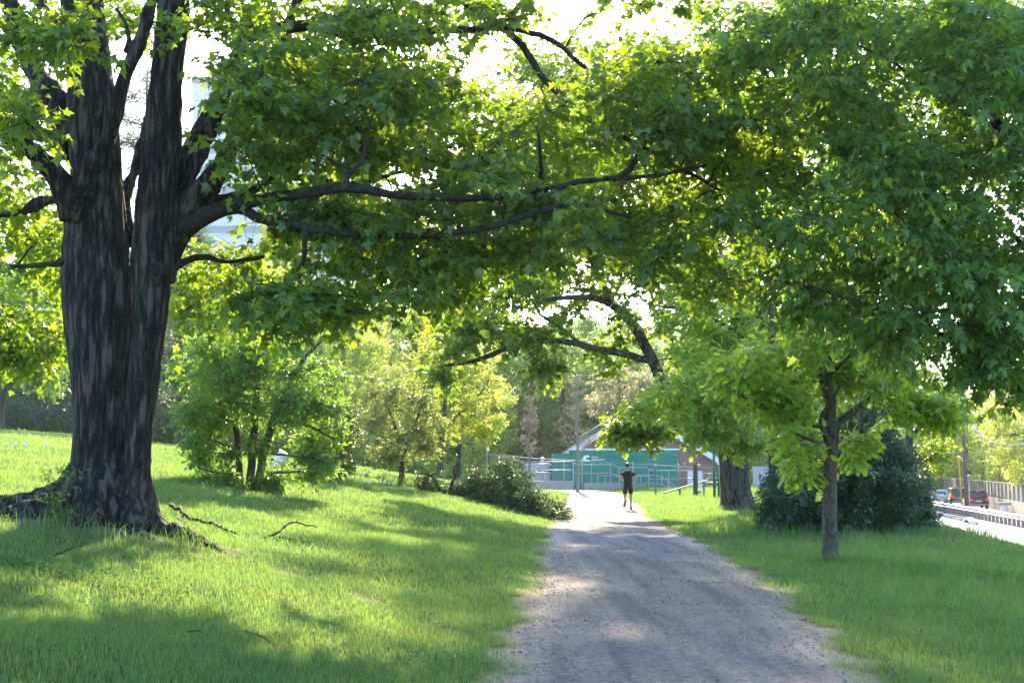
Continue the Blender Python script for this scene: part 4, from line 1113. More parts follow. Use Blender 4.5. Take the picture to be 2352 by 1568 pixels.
# pale flowering tree by the brick building
B12 = Vector(((1425 - 1176) / PF * 101 - 1.0, 115 + 12, 0)); B12 = Vector((P(1425, 1000, 105.6).x, 105.6, 0.))
B12.z = gzf(B12.x, 105.6)
ptree('flowering_tree', 'pale creamy leaved tree rising in front of the brick gable', 'tree', B12, [[(1425, 1110, 7), (1428, 1000, 6), (1420, 900, 4), (1425, 850, 2)], [(1427, 960, 4), (1460, 900, 3), (1480, 860, 2)]],
      [(1420, 900, 50, 45, 20, -2, 2, .8), (1390, 930, 24, 20, 6, -2, 1, .6), (1470, 880, 40, 36, 9, -2, 2, .8), (1420, 955, 30, 20, 6, -3, -1, .6), (1385, 870, 16, 16, 3, -1, 1, .6)],
      M['pale'], M['bark_thin'], seed=42, T=T_LOBE, size=.3, m=4, nspray=16, slen=.7, rmin=.01)


# ================================================================== WOODS
def proto(name, label, group, leaf, H, R, n, seed, lsize=.34, cr=1.2, bark=None, low=.08, shape=1., m=4, T=T_LOBE, nspray=10):
    t = Tree(np.random.default_rng(seed)); t.twigs = False
    rng = t.rng
    t.limb([(0, 0, -.4), (rng.normal(0, .2), 0, H * .25), (rng.normal(0, .3), rng.normal(0, .3), H * .6), (0, 0, H * .93)], [.024 * H + .06, .018 * H + .04, .011 * H + .02, .02], 8, .8, .03)
    cl = []
    while len(cl) < n:
        z = rng.uniform(low, 1)
        f = (z - low) / (1 - low)
        rr = R * (math.sin(math.pi * min(1, f * .82 + .16)) ** .7) * shape
        a = rng.uniform(0, 6.283); q = math.sqrt(rng.uniform(.12, 1))
        bump_ = 1 + .22 * math.sin(3 * a + seed) + .15 * math.sin(5 * a + 7 * f)
        cl.append((Vector((math.cos(a) * rr * q * bump_, math.sin(a) * rr * q * bump_, H * z)), cr * rng.uniform(.7, 1.3)))
    t.clumps(cl, base=(0, 0, H * .4), nspray=nspray, slen=lsize * 2.6, rmin=.02, sides=4, rk=.014)
    r_ = empty(name, label, 'tree', (0, 0, 0), group)
    build('trunk', t.V, t.F, bark or M['bark_far'], r_, True)
    V, F = t.leaves(T, lsize, m); build('crown', V, F, leaf, r_)
    return r_

def place(pr_, spots, label, group, rng):
    """spots: (px, Y, height scale)"""
    for px, Y, s in spots:
        x = (px - PW / 2) / PF * Y
        z = gzf(x, Y)
        if pr_.get('used') is None:
            pr_['used'] = 1; o = pr_
            o.location = (x, Y, z); o.rotation_euler = (0, 0, rng.uniform(0, 6.28)); o.scale = (s, s, s); o['label'] = label; o['group'] = group
        else:
            o = copy_tree(pr_, (x, Y, z), rng.uniform(0, 6.28), s, label, group)
W = np.random.default_rng(77)
shade = 'trees of the shaded wood behind the fence'
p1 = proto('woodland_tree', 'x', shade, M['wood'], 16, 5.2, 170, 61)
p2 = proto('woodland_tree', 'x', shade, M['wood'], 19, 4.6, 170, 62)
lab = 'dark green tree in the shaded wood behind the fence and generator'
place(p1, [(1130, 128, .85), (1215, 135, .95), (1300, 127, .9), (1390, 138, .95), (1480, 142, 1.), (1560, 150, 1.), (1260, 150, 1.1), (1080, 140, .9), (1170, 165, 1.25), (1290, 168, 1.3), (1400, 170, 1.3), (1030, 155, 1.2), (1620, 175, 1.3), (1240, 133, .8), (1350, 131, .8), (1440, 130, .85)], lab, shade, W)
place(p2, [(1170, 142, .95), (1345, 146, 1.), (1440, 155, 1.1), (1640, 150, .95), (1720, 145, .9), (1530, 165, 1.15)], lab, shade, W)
lit = 'sunlit spring trees of the wood beyond the left lawn'
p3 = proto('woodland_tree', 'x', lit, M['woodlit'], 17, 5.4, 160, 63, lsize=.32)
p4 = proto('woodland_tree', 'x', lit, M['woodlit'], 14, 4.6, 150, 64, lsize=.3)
lab = 'tree with sunlit yellow painted into its leaves in the wood beyond the left lawn'
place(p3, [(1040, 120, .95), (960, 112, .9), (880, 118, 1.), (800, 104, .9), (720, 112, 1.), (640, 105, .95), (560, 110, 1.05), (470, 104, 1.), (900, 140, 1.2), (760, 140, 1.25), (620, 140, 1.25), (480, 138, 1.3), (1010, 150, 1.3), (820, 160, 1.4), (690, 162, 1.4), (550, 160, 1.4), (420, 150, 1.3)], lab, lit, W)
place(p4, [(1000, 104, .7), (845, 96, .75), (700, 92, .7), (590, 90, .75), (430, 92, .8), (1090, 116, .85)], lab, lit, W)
lf = 'trees along the far left edge of the lawn'
lab = 'leafy tree on the far edge of the lawn left of the big trunk'
p5 = proto('woodland_tree', 'x', lf, M['berry'], 13, 4.6, 150, 65, lsize=.28)
place(p5, [(20, 92, .9), (130, 88, .8), (230, 96, 1.), (340, 90, .85), (70, 112, 1.25), (190, 118, 1.3), (300, 112, 1.25), (-60, 84, .9), (-110, 105, 1.2), (410, 110, 1.2)], lab, lf, W)
ru = 'trees painted sunlit yellow beyond the parapet wall'
lab = 'tree with sunlit yellow painted into its leaves behind the grey parapet wall beyond the road'
p6 = proto('woodland_tree', 'x', ru, M['gold2'] if 'gold2' in M else M['woodlit'], 15, 5., 140, 66, lsize=.36)
place(p6, [(2130, 195, 1.), (2190, 215, 1.15), (2250, 185, .95), (2320, 200, 1.05), (2390, 175, 1.), (2060, 205, 1.1), (2440, 200, 1.2), (1980, 190, 1.), (2290, 235, 1.3), (2150, 240, 1.3), (2220, 178, .7), (2160, 182, .75), (2290, 170, .7), (2350, 165, .75), (2100, 186, .8), (2030, 188, .8)], lab, ru, W)
# far ridge of trees straight on, right part
fr = 'trees behind the oaks on the right'
lab = 'green tree far behind the oaks right of the brick building'
p7 = proto('woodland_tree', 'x', fr, M['wood'], 17, 5.2, 150, 67, lsize=.36)
place(p7, [(1690, 128, .85), (1800, 132, .95), (1900, 135, 1.), (1990, 150, 1.1), (1840, 165, 1.2), (1745, 112, .6), (1900, 175, 1.3), (1760, 175, 1.3), (2040, 170, 1.2), (1700, 150, 1.1), (1950, 120, .8), (1850, 118, .8)], lab, fr, W)
# undergrowth at the foot of the woods
def shrubs(spots, leaf, label, group, seed, H=2.6, R=2.2):
    p_ = None
    t = Tree(np.random.default_rng(seed)); t.twigs = False; rng = t.rng
    t.limb([(0, 0, -.2), (.1, 0, H * .4), (0, .1, H * .8)], [.06, .04, .015], 6, .4)
    cl = [(Vector((rng.normal(0, R * .45), rng.normal(0, R * .4), abs(rng.normal(.4, .3)) * H)), .5) for _ in range(42)]
    t.clumps(cl, base=(0, 0, 0), nspray=9, slen=.5, rmin=.012, sides=4)
    r_ = empty('undergrowth_shrub', label, 'shrub', (0, 0, 0), group)
    build('stem', t.V, t.F, M['bark_far'], r_, True)
    V, F = t.leaves(T_LOBE, .22, 4); build('foliage', V, F, leaf, r_)
    place(r_, spots, label, group, rng)
shrubs([(1080, 104, .9), (1130, 112, 1.), (1180, 120, 1.), (1040, 98, .8), (980, 94, .9), (1240, 124, 1.)], M['wood'], 'dark shrub at the foot of the shaded wood by the fence', 'shrubs below the shaded wood', 71)
shrubs([(930, 92, .9), (870, 86, .9), (800, 84, .8), (730, 82, .8), (650, 80, .9), (560, 78, .8), (470, 78, .9)], M['berry'], 'green shrub along the far edge of the lawn behind the small trees', 'shrubs along the far edge of the lawn', 72)
shrubs([(30, 76, .9), (90, 80, 1.), (150, 76, .9), (-30, 78, 1.), (370, 78, .9), (400, 80, 1.)], M['pine'], 'blue green shrub at the wood edge beside the big trunk', 'blue green shrubs at the wood edge', 73)
# conifer seen between the stems
def pine(px, Y, H, label, seed):
    x = (px - PW / 2) / PF * Y; b = Vector((x, Y, gzf(x, Y)))
    r_ = empty('pine_tree', label, 'tree', b)
    t = Tree(np.random.default_rng(seed)); t.twigs = False; rng = t.rng
    t.limb([b, b + Vector((.1, 0, H * .5)), b + Vector((0, 0, H))], [.35, .22, .03], 8, .8)
    for k in range(75):
        f = rng.uniform(.12, .98); a = rng.uniform(0, 6.28); L = (1.05 - f) * H * .24 + .6
        o = b + Vector((0, 0, H * f)); e = o + Vector((math.cos(a) * L, math.sin(a) * L, L * .12))
        t.limb([o, (o + e) / 2 + Vector((0, 0, .15)), e], [.05, .03, .01], 4, .8)
        for j in range(int(6 + L * 5)):
            q = o.lerp(e, rng.uniform(.25, 1.)); d = Vector(rng.normal(0, 1, 3)); d.z = d.z * .5 + .3; d += (e - o).normalized(); d.normalize()
            t.so.append(tuple(q)); t.sd.append(tuple(d)); t.sl.append(.7)
    build('trunk', t.V, t.F, M['bark_far'], r_, True)
    V, F = t.leaves(T_NEEDLE, .5, 6, droop=.05, spread=.7); build('needles', V, F, M['pine'], r_)
pine(315, 84, 26, 'tall blue grey pine seen between the stems of the big maple', 81)
pine(420, 74, 13, 'dark low pine at the lawn edge right of the big trunk', 82)
pine(85, 98, 17, 'dark pine in the wood edge at the far left', 83)
# tree at the left edge of the picture
B13 = G(4, 1004)
B13 = Vector((P(2, 1000, 60).x, 60, 0)); B13.z = gzf(B13.x, 60)
ptree('maple_tree', 'tree with dark curved trunk cut by the left edge of the view', 'tree', B13, [
    [(-6, 1025, 16), (-3, 985, 12), (0, 930, 11), (10, 890, 9), (40, 862, 6), (90, 845, 4), (130, 850, 2)], [(-2, 920, 9), (-20, 860, 8), (-40, 760, 6), (-50, 650, 4)]],
    [(100, 830, 70, 30, 12, -3, 2, .7), (40, 790, 70, 60, 14, -3, 3, .8), (130, 880, 30, 20, 5, -2, 1, .5), (-60, 750, 80, 100, 12, -3, 3, .9), (40, 690, 80, 60, 10, -3, 3, .8)],
    M['berry'], M['bark_far'], seed=43, size=.2, m=4, nspray=10, slen=.6, rmin=.012)
# overhanging yellow tree at the far right, trunk outside the frame
B14 = Vector((P(2440, 1100, 96).x + 2, 112, 0)); B14.z = gzf(B14.x, B14.y)
B14 = Vector((50.5, 112, gzf(50.5, 112)))
ptree('golden_tree', 'bright yellow green tree overhanging the parapet wall at the far right', 'tree', B14, [
    [(2484, 1190, 9), (2480, 1050, 8), (2470, 900, 6), (2450, 780, 3)], [(2478, 1020, 5, 0), (2400, 990, 4, -3), (2320, 1000, 3, -5)], [(2476, 950, 5), (2380, 900, 4, -2), (2310, 880, 2, -4)]],
    [(2320, 985, 60, 30, 16, -7, -2, .8), (2300, 1050, 46, 26, 12, -7, -3, .65), (2330, 1085, 30, 16, 5, -7, -4, .55), (2400, 950, 90, 90, 24, -4, 3, 1.), (2290, 930, 50, 30, 7, -6, -1, .7)],
    M['gold'], M['bark_far'], seed=44, size=.3, m=4, nspray=10, slen=.7, rmin=.015)

# ================================================================== ENCLOSURE, GENERATOR, BRICK BUILDING
M['green'] = plain('green enamel', (.006, .215, .165), .75, var=.08, nscale=1.5, spec=.15)
M['green_dk'] = plain('dark green seams', (.006, .12, .09), .5)
M['greenpost'] = plain('green painted steel', (.01, .16, .10), .35)
M['white'] = plain('white paint', (.80, .80, .80), .5, var=.05)
M['galv'] = plain('galvanised steel', (.40, .41, .42), .5, .3, var=.15)
M['conc'] = plain('concrete', (.36, .34, .31), .9, var=.2, bump=.3)
M['dark'] = plain('black rubber', (.02, .02, .02), .8)
M['timber'] = plain('weathered timber', (.36, .27, .20), .8, var=.25, nscale=14)
M['brownpost'] = plain('dark brown post', (.055, .045, .035), .8, var=.3)
def brickmat():
    m, nt, N, L, B = newmat('red brick')
    tc = N.new('ShaderNodeTexCoord'); mp = N.new('ShaderNodeMapping'); mp.inputs['Rotation'].default_value = (math.pi / 2, 0, 0)
    L.new(tc.outputs['Object'], mp.inputs['Vector'])
    b = N.new('ShaderNodeTexBrick')
    b.inputs['Color1'].default_value = (.25, .075, .05, 1); b.inputs['Color2'].default_value = (.17, .055, .04, 1); b.inputs['Mortar'].default_value = (.42, .37, .33, 1)
    b.inputs['Scale'].default_value = 1.; b.inputs['Brick Width'].default_value = .42; b.inputs['Row Height'].default_value = .15; b.inputs['Mortar Size'].default_value = .018
    L.new(mp.outputs['Vector'], b.inputs['Vector']); L.new(b.outputs['Color'], B.inputs['Base Color'])
    B.inputs['Roughness'].default_value = .9
    return m
M['brick'] = brickmat()
M['slate'] = plain('grey roof shingles', (.20, .19, .185), .8, var=.25, nscale=8)

GYY = 100.0
def gx_at(px, Y): return (px - PW / 2) / PF * Y
def gz_at(py, Y): return P(PW / 2, py, Y).z
def text_mesh(name, s, loc, size, mat, parent, bold=.0, fit=None):
    c = bpy.data.curves.new(name, 'FONT'); c.body = s; c.size = size; c.extrude = .006; c.offset = bold
    o = bpy.data.objects.new(name, c); COL.objects.link(o)
    dg = bpy.context.evaluated_depsgraph_get()
    me = bpy.data.meshes.new_from_object(o.evaluated_get(dg))
    bpy.data.objects.remove(o)
    V = np.zeros(len(me.vertices) * 3, np.float32); me.vertices.foreach_get('co', V); V = V.reshape(-1, 3)
    k = 1.
    if fit: k = fit / (V[:, 0].max() - V[:, 0].min())
    W_ = np.stack([loc[0] + V[:, 0] * k, loc[1] - V[:, 2], loc[2] + V[:, 1]], 1)
    F = [tuple(p.vertices) for p in me.polygons]
    return build(name, W_, F, mat, parent)
gl_, gr_ = gx_at(1311, GYY), gx_at(1557, GYY)
g0 = gx_at(1268, GYY)
zb = gzf((gl_ + gr_) / 2, GYY) + .02
zt, zt2 = gz_at(1033, GYY), gz_at(1040, GYY)
gen = empty('generator', 'long green steel generator housing with white roof edge behind the pipe railings', 'generator', ((gl_ + gr_) / 2, GYY, zb))
mb = MB(); mb.box(((gl_ + gr_) / 2, GYY + 1.6, (zb + zt) / 2), (gr_ - gl_, 3.2, zt - zb), bev=.04); mb.build('body', M['green'], gen)
mb = MB(); mb.box(((gl_ + gr_) / 2, GYY + 1.6, zt + .04), (gr_ - gl_ + .12, 3.3, .13), bev=.03); mb.build('roof_edge', M['white'], gen)
# lower end cabinet with a rounded corner
mb = MB()
prof = [(gl_ - .003, zb), (gl_ - .003, zt2), (g0 + .3, zt2), (g0 + .12, zt2 - .05), (g0 + .03, zt2 - .16), (g0, zt2 - .34), (g0, zb)]
n = len(prof)
mb.add([(x, GYY + .1, z) for x, z in prof] + [(x, GYY + 3.1, z) for x, z in prof], [tuple(range(n)), tuple(range(2 * n - 1, n - 1, -1))] + [(i, i + n, (i + 1) % n + n, (i + 1) % n) for i in range(n)])
mb.build('end_cabinet', M['green'], gen)
mb = MB(); mb.box((gx_at(1289, GYY), GYY + .095, (zb + zt2) / 2), (.025, .03, zt2 - zb - .3)); mb.build('seam', M['green_dk'], gen)
zd = gz_at(1048, GYY)
xs = [1381, 1421.5, 1463, 1472, 1513, 1551]
for a, b in [(0, 1), (1, 2), (3, 4), (4, 5)]:
    x0, x1 = gx_at(xs[a], GYY) + .02, gx_at(xs[b], GYY) - .02
    mb = MB(); mb.box(((x0 + x1) / 2, GYY - .012, (zd + zb + .15) / 2), (x1 - x0, .03, zd - zb - .15), bev=.01)
    d = mb.build('door', M['green'], gen)
    mb = MB(); mb.box((x1 - .18 if a in (0, 3) else x0 + .18, GYY - .045, zb + .95), (.16, .05, .06), bev=.01); mb.build('latch', M['galv'], d)
mb = MB()
for x0, x1 in [(xs[0], xs[2]), (xs[3], xs[5])]:
    mb.box(((gx_at(x0, GYY) + gx_at(x1, GYY)) / 2, GYY - .03, zd + .03), (gx_at(x1, GYY) - gx_at(x0, GYY), .06, .04))
mb.build('rain_drip', M['green'], gen)
for px, py in [(1401, 1085.5), (1410.5, 1085.5), (1495, 1085.5), (1504, 1085.5)]:
    c = P(px, py, GYY - .05); mb = MB(); mb.tube([c + Vector((0, -.02, 0)), c + Vector((0, .06, 0))], [.12, .12], 14); mb.build('vent_port', M['dark'], gen)
# emblem: a C with a slanted bar cut through, and two lines of lettering
ex, ez = gx_at(1338.5, GYY), gz_at(1052.5, GYY); ew, eh = .49, .5
Yf_ = GYY - .012
outer = [(1, 1), (.45, 1), (.2, .94), (.06, .8), (0, .6), (0, .4), (.06, .2), (.2, .06), (.45, 0), (1, 0)]
inner = [(1, .72), (.62, .72), (.5, .68), (.42, .58), (.4, .5), (.42, .42), (.5, .32), (.62, .28), (1, .28)]
V = []; F = []
oo = [Vector((ex + u * ew, 0, ez + (v - .5) * eh)) for u, v in outer]; ii = [Vector((ex + u * ew, 0, ez + (v - .5) * eh)) for u, v in [inner[0], inner[1], inner[1], inner[2], inner[3], inner[5], inner[6], inner[7], inner[7], inner[8]]]
n = len(oo)
for y in (Yf_ - .015, Yf_ + .03):
    V += [(p.x, y, p.z) for p in oo] + [(p.x, y, p.z) for p in ii]
for i in range(n - 1): F.append((i, i + 1, n + i + 1, n + i))
for i in range(n - 1): F.append((2 * n + i, 2 * n + i + 1, i + 1, i)); F.append((n + i, n + i + 1, 3 * n + i + 1, 3 * n + i))
emb = build('emblem', V, F, M['white'], gen)
mb = MB()
for u0 in (.36, .56, .72):
    a, b = (ex + u0 * ew, ez - .03 * eh), (ex + (u0 + .13) * ew, ez + .2 * eh)
    mb.add([(a[0], Yf_ - .02, a[1]), (a[0] + .03, Yf_ - .02, a[1]), (b[0] + .03, Yf_ - .02, b[1]), (b[0], Yf_ - .02, b[1])], [(0, 1, 2, 3)])
mb.build('emblem_stroke', M['white'], emb)
tx = gx_at(1358, GYY)
text_mesh('lettering', 'Power', (tx, Yf_ - .012, gz_at(1051, GYY)), .2, M['white'], gen, .004, .5)
text_mesh('lettering', 'Generation', (tx, Yf_ - .012, gz_at(1056.5, GYY)), .2, M['white'], gen, .004, 1.02)

# concrete plinths in front
def plinth(x0, x1, Y, top, label):
    zz = gzf((x0 + x1) / 2, Y)
    mb = MB(); mb.box(((x0 + x1) / 2, Y + .5, (zz - .3 + top) / 2), (x1 - x0, 1.0, top - zz + .3), bev=.03)
    o = mb.build('plinth', M['conc'], None, loc=((x0 + x1) / 2, Y, zz)); tag(o, label, 'concrete step')
plinth(gx_at(1195, 98), gx_at(1316, 98), 97.5, gz_at(1104, 97.5), 'low concrete step under the left end of the pipe railing')
plinth(gx_at(1340, 98), gx_at(1424, 98), 97.4, gz_at(1109, 97.4), 'low concrete step in the middle of the pipe railing')
plinth(gx_at(1426, 98), gx_at(1480, 98), 97.3, gz_at(1114, 97.3), 'lowest concrete step behind the jogger')

# brick building
BY = 108.
bl, br_, bap = gx_at(1283, BY), gx_at(1641, BY), gx_at(1460, BY)
ze, za = gz_at(1052, BY), gz_at(943, BY)
zg = gzf(bap, BY) - .3
bld = empty('brick_building', 'red brick building with grey gable roof and white trim behind the green generator', 'building', (bap, BY, zg))
DEP = 14
mb = MB()
fr_ = [(bl, zg), (br_, zg), (br_, ze), (bap, za), (bl, ze)]
mb.add([(x, BY, z) for x, z in fr_] + [(x, BY + DEP, z) for x, z in fr_], [(0, 1, 2, 3, 4), (9, 8, 7, 6, 5), (0, 5, 6, 1), (1, 6, 7, 2), (4, 9, 5, 0)])
mb.build('wall', M['brick'], bld)
mb = MB()
for sx, xe in ((-1, bl), (1, br_)):
    dx, dz = xe - bap, ze - za; l = math.hypot(dx, dz); nxx, nzz = (-dz / l * sx, dx / l * sx)
    if nzz < 0: nxx, nzz = -nxx, -nzz
    a = Vector((bap, BY - .5, za + .02)); e = Vector((xe + dx / l * .5, BY - .5, ze + dz / l * .5 + .02)); t_ = Vector((nxx, 0, nzz)) * .16; D = Vector((0, DEP + 1, 0))
    mb.add([a, e, e + t_, a + t_, a + D, e + D, e + t_ + D, a + t_ + D], [(0, 1, 2, 3), (7, 6, 5, 4), (0, 4, 5, 1), (1, 5, 6, 2), (2, 6, 7, 3)])
roof = mb.build('roof', M['slate'], bld)
mb = MB()
for sx, xe in ((-1, bl), (1, br_)):
    dx, dz = xe - bap, ze - za; l = math.hypot(dx, dz)
    a = Vector((bap, BY - .56, za + .17)); e = Vector((xe + dx / l * .55, BY - .56, ze + dz / l * .55 + .17)); h = Vector((0, 0, -.52)); D = Vector((0, .05, 0))
    mb.add([a, e, e + h, a + h, a + D, e + D, e + h + D, a + h + D], [(0, 1, 2, 3), (7, 6, 5, 4), (0, 4, 5, 1), (1, 5, 6, 2), (2, 6, 7, 3)])
mb.build('rake_board', M['white'], bld)
mb = MB(); mb.box((br_ + .2, BY - .1, ze - .12), (.9, .7, .34), bev=.04); mb.build('eave_return', M['white'], bld)
mb = MB(); mb.box((br_ - .06, BY - .09, (zg + ze) / 2 - .2), (.12, .1, ze - zg - .5), bev=.02); mb.build('downpipe', M['white'], bld)
cx_, cz_ = gx_at(1450, BY + 9), gz_at(914, BY + 9)
mb = MB(); mb.box((cx_, BY + 9, (cz_ + za - 1) / 2), (.95, .95, cz_ - za + 1), bev=.03)
ch = mb.build('chimney', M['brick'], bld); mb = MB(); mb.box((cx_, BY + 9, cz_ + .06), (1.15, 1.15, .16), bev=.03); mb.build('chimney_cap', M['slate'], ch)
# big tilted glazed panel on the left slope
dx, dz = bl - bap, ze - za; l = math.hypot(dx, dz); ux, uz = dx / l, dz / l
mb = MB(); pc = Vector((gx_at(1366, BY + 4), BY + 3.6, 0)); pc.z = za + (pc.x - bap) * (uz / ux) + .62
mb.box(pc, (3.6, 5.6, .16), ry=-math.atan2(uz, ux) + math.pi if False else math.atan2(-uz, ux) + math.pi, bev=.03)
pan = mb.build('roof_panel', plain('grey glass panel', (.34, .34, .32), .3, var=.1), bld)
dl, dr = gx_at(1577, BY), gx_at(1610, BY); dt = gz_at(1081, BY); db = zg
mb = MB(); mb.box(((dl + dr) / 2, BY - .03, (dt + db) / 2), (dr - dl, .1, dt - db), bev=.02); door = mb.build('door', M['white'], bld)
mb = MB(); mb.box(((dl + dr) / 2 + .12, BY - .095, dt - .65), (.5, .04, .06)); mb.box(((dl + dr) / 2 + .12, BY - .095, dt - .95), (.5, .04, .06)); mb.build('door_louvre', M['galv'], door)
mb = MB(); mb.box((dr - .14, BY - .11, (dt + db) / 2), (.06, .08, .16), bev=.01); mb.build('handle', M['dark'], door)
mb = MB(); mb.box((gx_at(1569, BY), BY - .1, gz_at(1065, BY)), (.28, .16, .18), bev=.03); mb.build('wall_lamp', M['galv'], bld)

# pipe handrail along the ramp
def pipe_rail(name, label, lines, posts, Y, r=.026, base=True):
    o = empty(name, label, 'railing', (gx_at(lines[0][0][0], Y), Y, gzf(gx_at(lines[0][0][0], Y), Y)))
    for ln in lines:
        mb = MB(); mb.tube([P(a, b, Y) for a, b in ln], r, 8); mb.build('rail', M['galv'], o, True)
    for px, y0, y1 in posts:
        x = gx_at(px, Y); zt_, zb_ = gz_at(y0, Y), gz_at(y1, Y)
        mb = MB(); mb.tube([(x, Y, zb_), (x, Y, zb_ + .05), (x, Y, zb_ + .06), (x, Y, zt_)], [r * 2.4, r * 1.6, r, r], 8); mb.build('post', M['galv'], o, True)
    return o
top = [(1209, 1060), (1311, 1059), (1324, 1067), (1407, 1066), (1419, 1073), (1484, 1073), (1495, 1080), (1600, 1079), (1611, 1087), (1634, 1086.5), (1660, 1086.5)]
low = [(a, b + 19.5) for a, b in top]
pipe_rail('handrail', 'grey pipe handrail stepping down in front of the green generator', [top, low],
          [(1213, 1060, 1103), (1256, 1060, 1103), (1295, 1059.5, 1103), (1316, 1062, 1108), (1358, 1067, 1108), (1401, 1066, 1108), (1421, 1073, 1114), (1489, 1076, 1118), (1534, 1080, 1120), (1577, 1080, 1120), (1612, 1087, 1121)], 96.8)
pipe_rail('handrail', 'lower grey pipe rail between the jogger and the green post', [[(1371, 1092), (1410, 1091), (1505, 1091), (1518, 1094), (1556, 1118)], [(1408, 1111), (1504, 1110), (1520, 1112), (1538, 1120)]],
          [(1372, 1092, 1109), (1389, 1092, 1109), (1470, 1091, 1112), (1519, 1095, 1112), (1532, 1103, 1118), (1545, 1111, 1119)], 96.2, .028)
pipe_rail('handrail', 'short grey pipe rail in front of the grey cabinet', [[(1213, 1066), (1258, 1064), (1268, 1069)], [(1213, 1086), (1257, 1084), (1268, 1089)]], [(1222, 1066, 1104), (1250, 1065, 1104)], 98.4, .03)

# chain link fence round the enclosure
cm, nt, N, L, B = newmat('chain link wire')
vec = objcoord(N, L, (14, 14, 14), (0, math.radians(45), 0))
ck = N.new('ShaderNodeTexBrick'); ck.offset = 0; ck.inputs['Scale'].default_value = 1; ck.inputs['Brick Width'].default_value = 1; ck.inputs['Row Height'].default_value = 1; ck.inputs['Mortar Size'].default_value = .007; ck.inputs['Mortar Smooth'].default_value = 0
ck.inputs['Color1'].default_value = (0, 0, 0, 1); ck.inputs['Color2'].default_value = (0, 0, 0, 1); ck.inputs['Mortar'].default_value = (1, 1, 1, 1)
mp2 = N.new('ShaderNodeMapping'); mp2.inputs['Rotation'].default_value = (math.pi / 2, 0, 0); L.new(vec, mp2.inputs['Vector']); L.new(mp2.outputs['Vector'], ck.inputs['Vector'])
tr = N.new('ShaderNodeBsdfTransparent'); mxs = N.new('ShaderNodeMixShader')
L.new(ck.outputs['Color'], mxs.inputs['Fac']); L.new(tr.outputs['BSDF'], mxs.inputs[1]); L.new(B.outputs['BSDF'], mxs.inputs[2]); L.new(mxs.outputs['Shader'], N['Material Output'].inputs['Surface'])
B.inputs['Base Color'].default_value = (.45, .45, .46, 1); B.inputs['Metallic'].default_value = .4; B.inputs['Roughness'].default_value = .45
FP = [(1118, 1030, 1105, 93.0), (1216, 1052, 1109, 94.0), (1336, 1056, 1114, 94.6), (1453, 1062, 1119, 95.2), (1556, 1068, 1122, 95.8), (1640, 1073, 1124, 96.3)]
fence = empty('chain_link_fence', 'grey chain link fence with top rail around the generator yard', 'fence', (gx_at(1118, 93), 93, gzf(gx_at(1118, 93), 93)))
rt = [(1118, 1041), (1216, 1052), (1336, 1058), (1453, 1064), (1556, 1071), (1640, 1075)]
rp = [P(a, b, f[3]) for (a, b), f in zip(rt, FP)]
M['galvpost'] = plain('dull grey steel', (.22, .225, .24), .6, .2)
mb = MB(); mb.tube(rp, .03, 8); mb.build('top_rail', M['galvpost'], fence, True)
for i, (px, y0, y1, Y) in enumerate(FP):
    x = gx_at(px, Y); zt_ = gz_at(y0, Y); zb_ = min(gz_at(y1, Y), gzf(x, Y)) - .1
    mb = MB(); mb.tube([(x, Y, zb_), (x, Y, zt_), (x, Y, zt_ + .06), (x, Y, zt_ + .09)], [.06, .06, .07, .02], 8); mb.build('post', M['galv'], fence, True)
mb = MB()
for i in range(len(rp) - 1):
    a, b = rp[i], rp[i + 1]
    mb.add([a, b, (b.x, b.y, gzf(b.x, b.y) - .05), (a.x, a.y, gzf(a.x, a.y) - .05)], [(0, 1, 2, 3)])
mb.build('wire_mesh', cm, fence)
bk = MB()
a0 = rp[0]
for k in range(5):
    q = Vector((gx_at(1150 + 13 * k, 97 + k * .8), 97 + k * .8, 0)); zz = gz_at(1058 + 2.2 * k, q.y)
    bk.tube([(q.x, q.y, zz - .75), (q.x, q.y, zz), (q.x - .35, q.y - .1, zz + .42)], .03, 6)
bk.tube([(gx_at(1124, 94.5), 94.5, gz_at(1043, 94.5)), (gx_at(1150, 97), 97, gz_at(1046, 97)), (gx_at(1205, 101), 101, gz_at(1062, 101))], .03, 6)
bk.build('barbed_arm', M['galv'], fence, True)

# grey cabinet (cooling unit) inside the fence
cab = empty('utility_cabinet', 'pale grey metal utility cabinet left of the green generator', 'cabinet', (gx_at(1236, 103), 103, gzf(gx_at(1236, 103), 103)))
x0, x1 = gx_at(1205, 103), gx_at(1266, 103); z0 = cab.location.z; z1 = gz_at(1063, 103)
mb = MB(); mb.box(((x0 + x1) / 2, 104, (z0 + z1) / 2), (x1 - x0, 2, z1 - z0), bev=.12); mb.build('body', plain('pale grey enamel', (.52, .52, .52), .5), cab)
mb = MB(); mb.box(((x0 + x1) / 2 + .5, 102.9, z1 - .5), (1.0, .14, .28), bev=.03); mb.build('control_box', M['galv'], cab)
mb = MB(); mb.box(((x0 + x1) / 2 - .55, 102.97, z0 + .85), (.7, .05, 1.2), bev=.02); mb.build('louvre', M['galv'], cab)
mb = MB(); q = ((x0 + x1) / 2 + .35, 104, z1); mb.tube([q, (q[0], 104, z1 + .25), (q[0] + .05, 103.9, z1 + .42), (q[0] + .05, 103.85, z1 + .45)], [.12, .12, .16, .05], 10); mb.build('vent_cap', M['white'], cab, True)

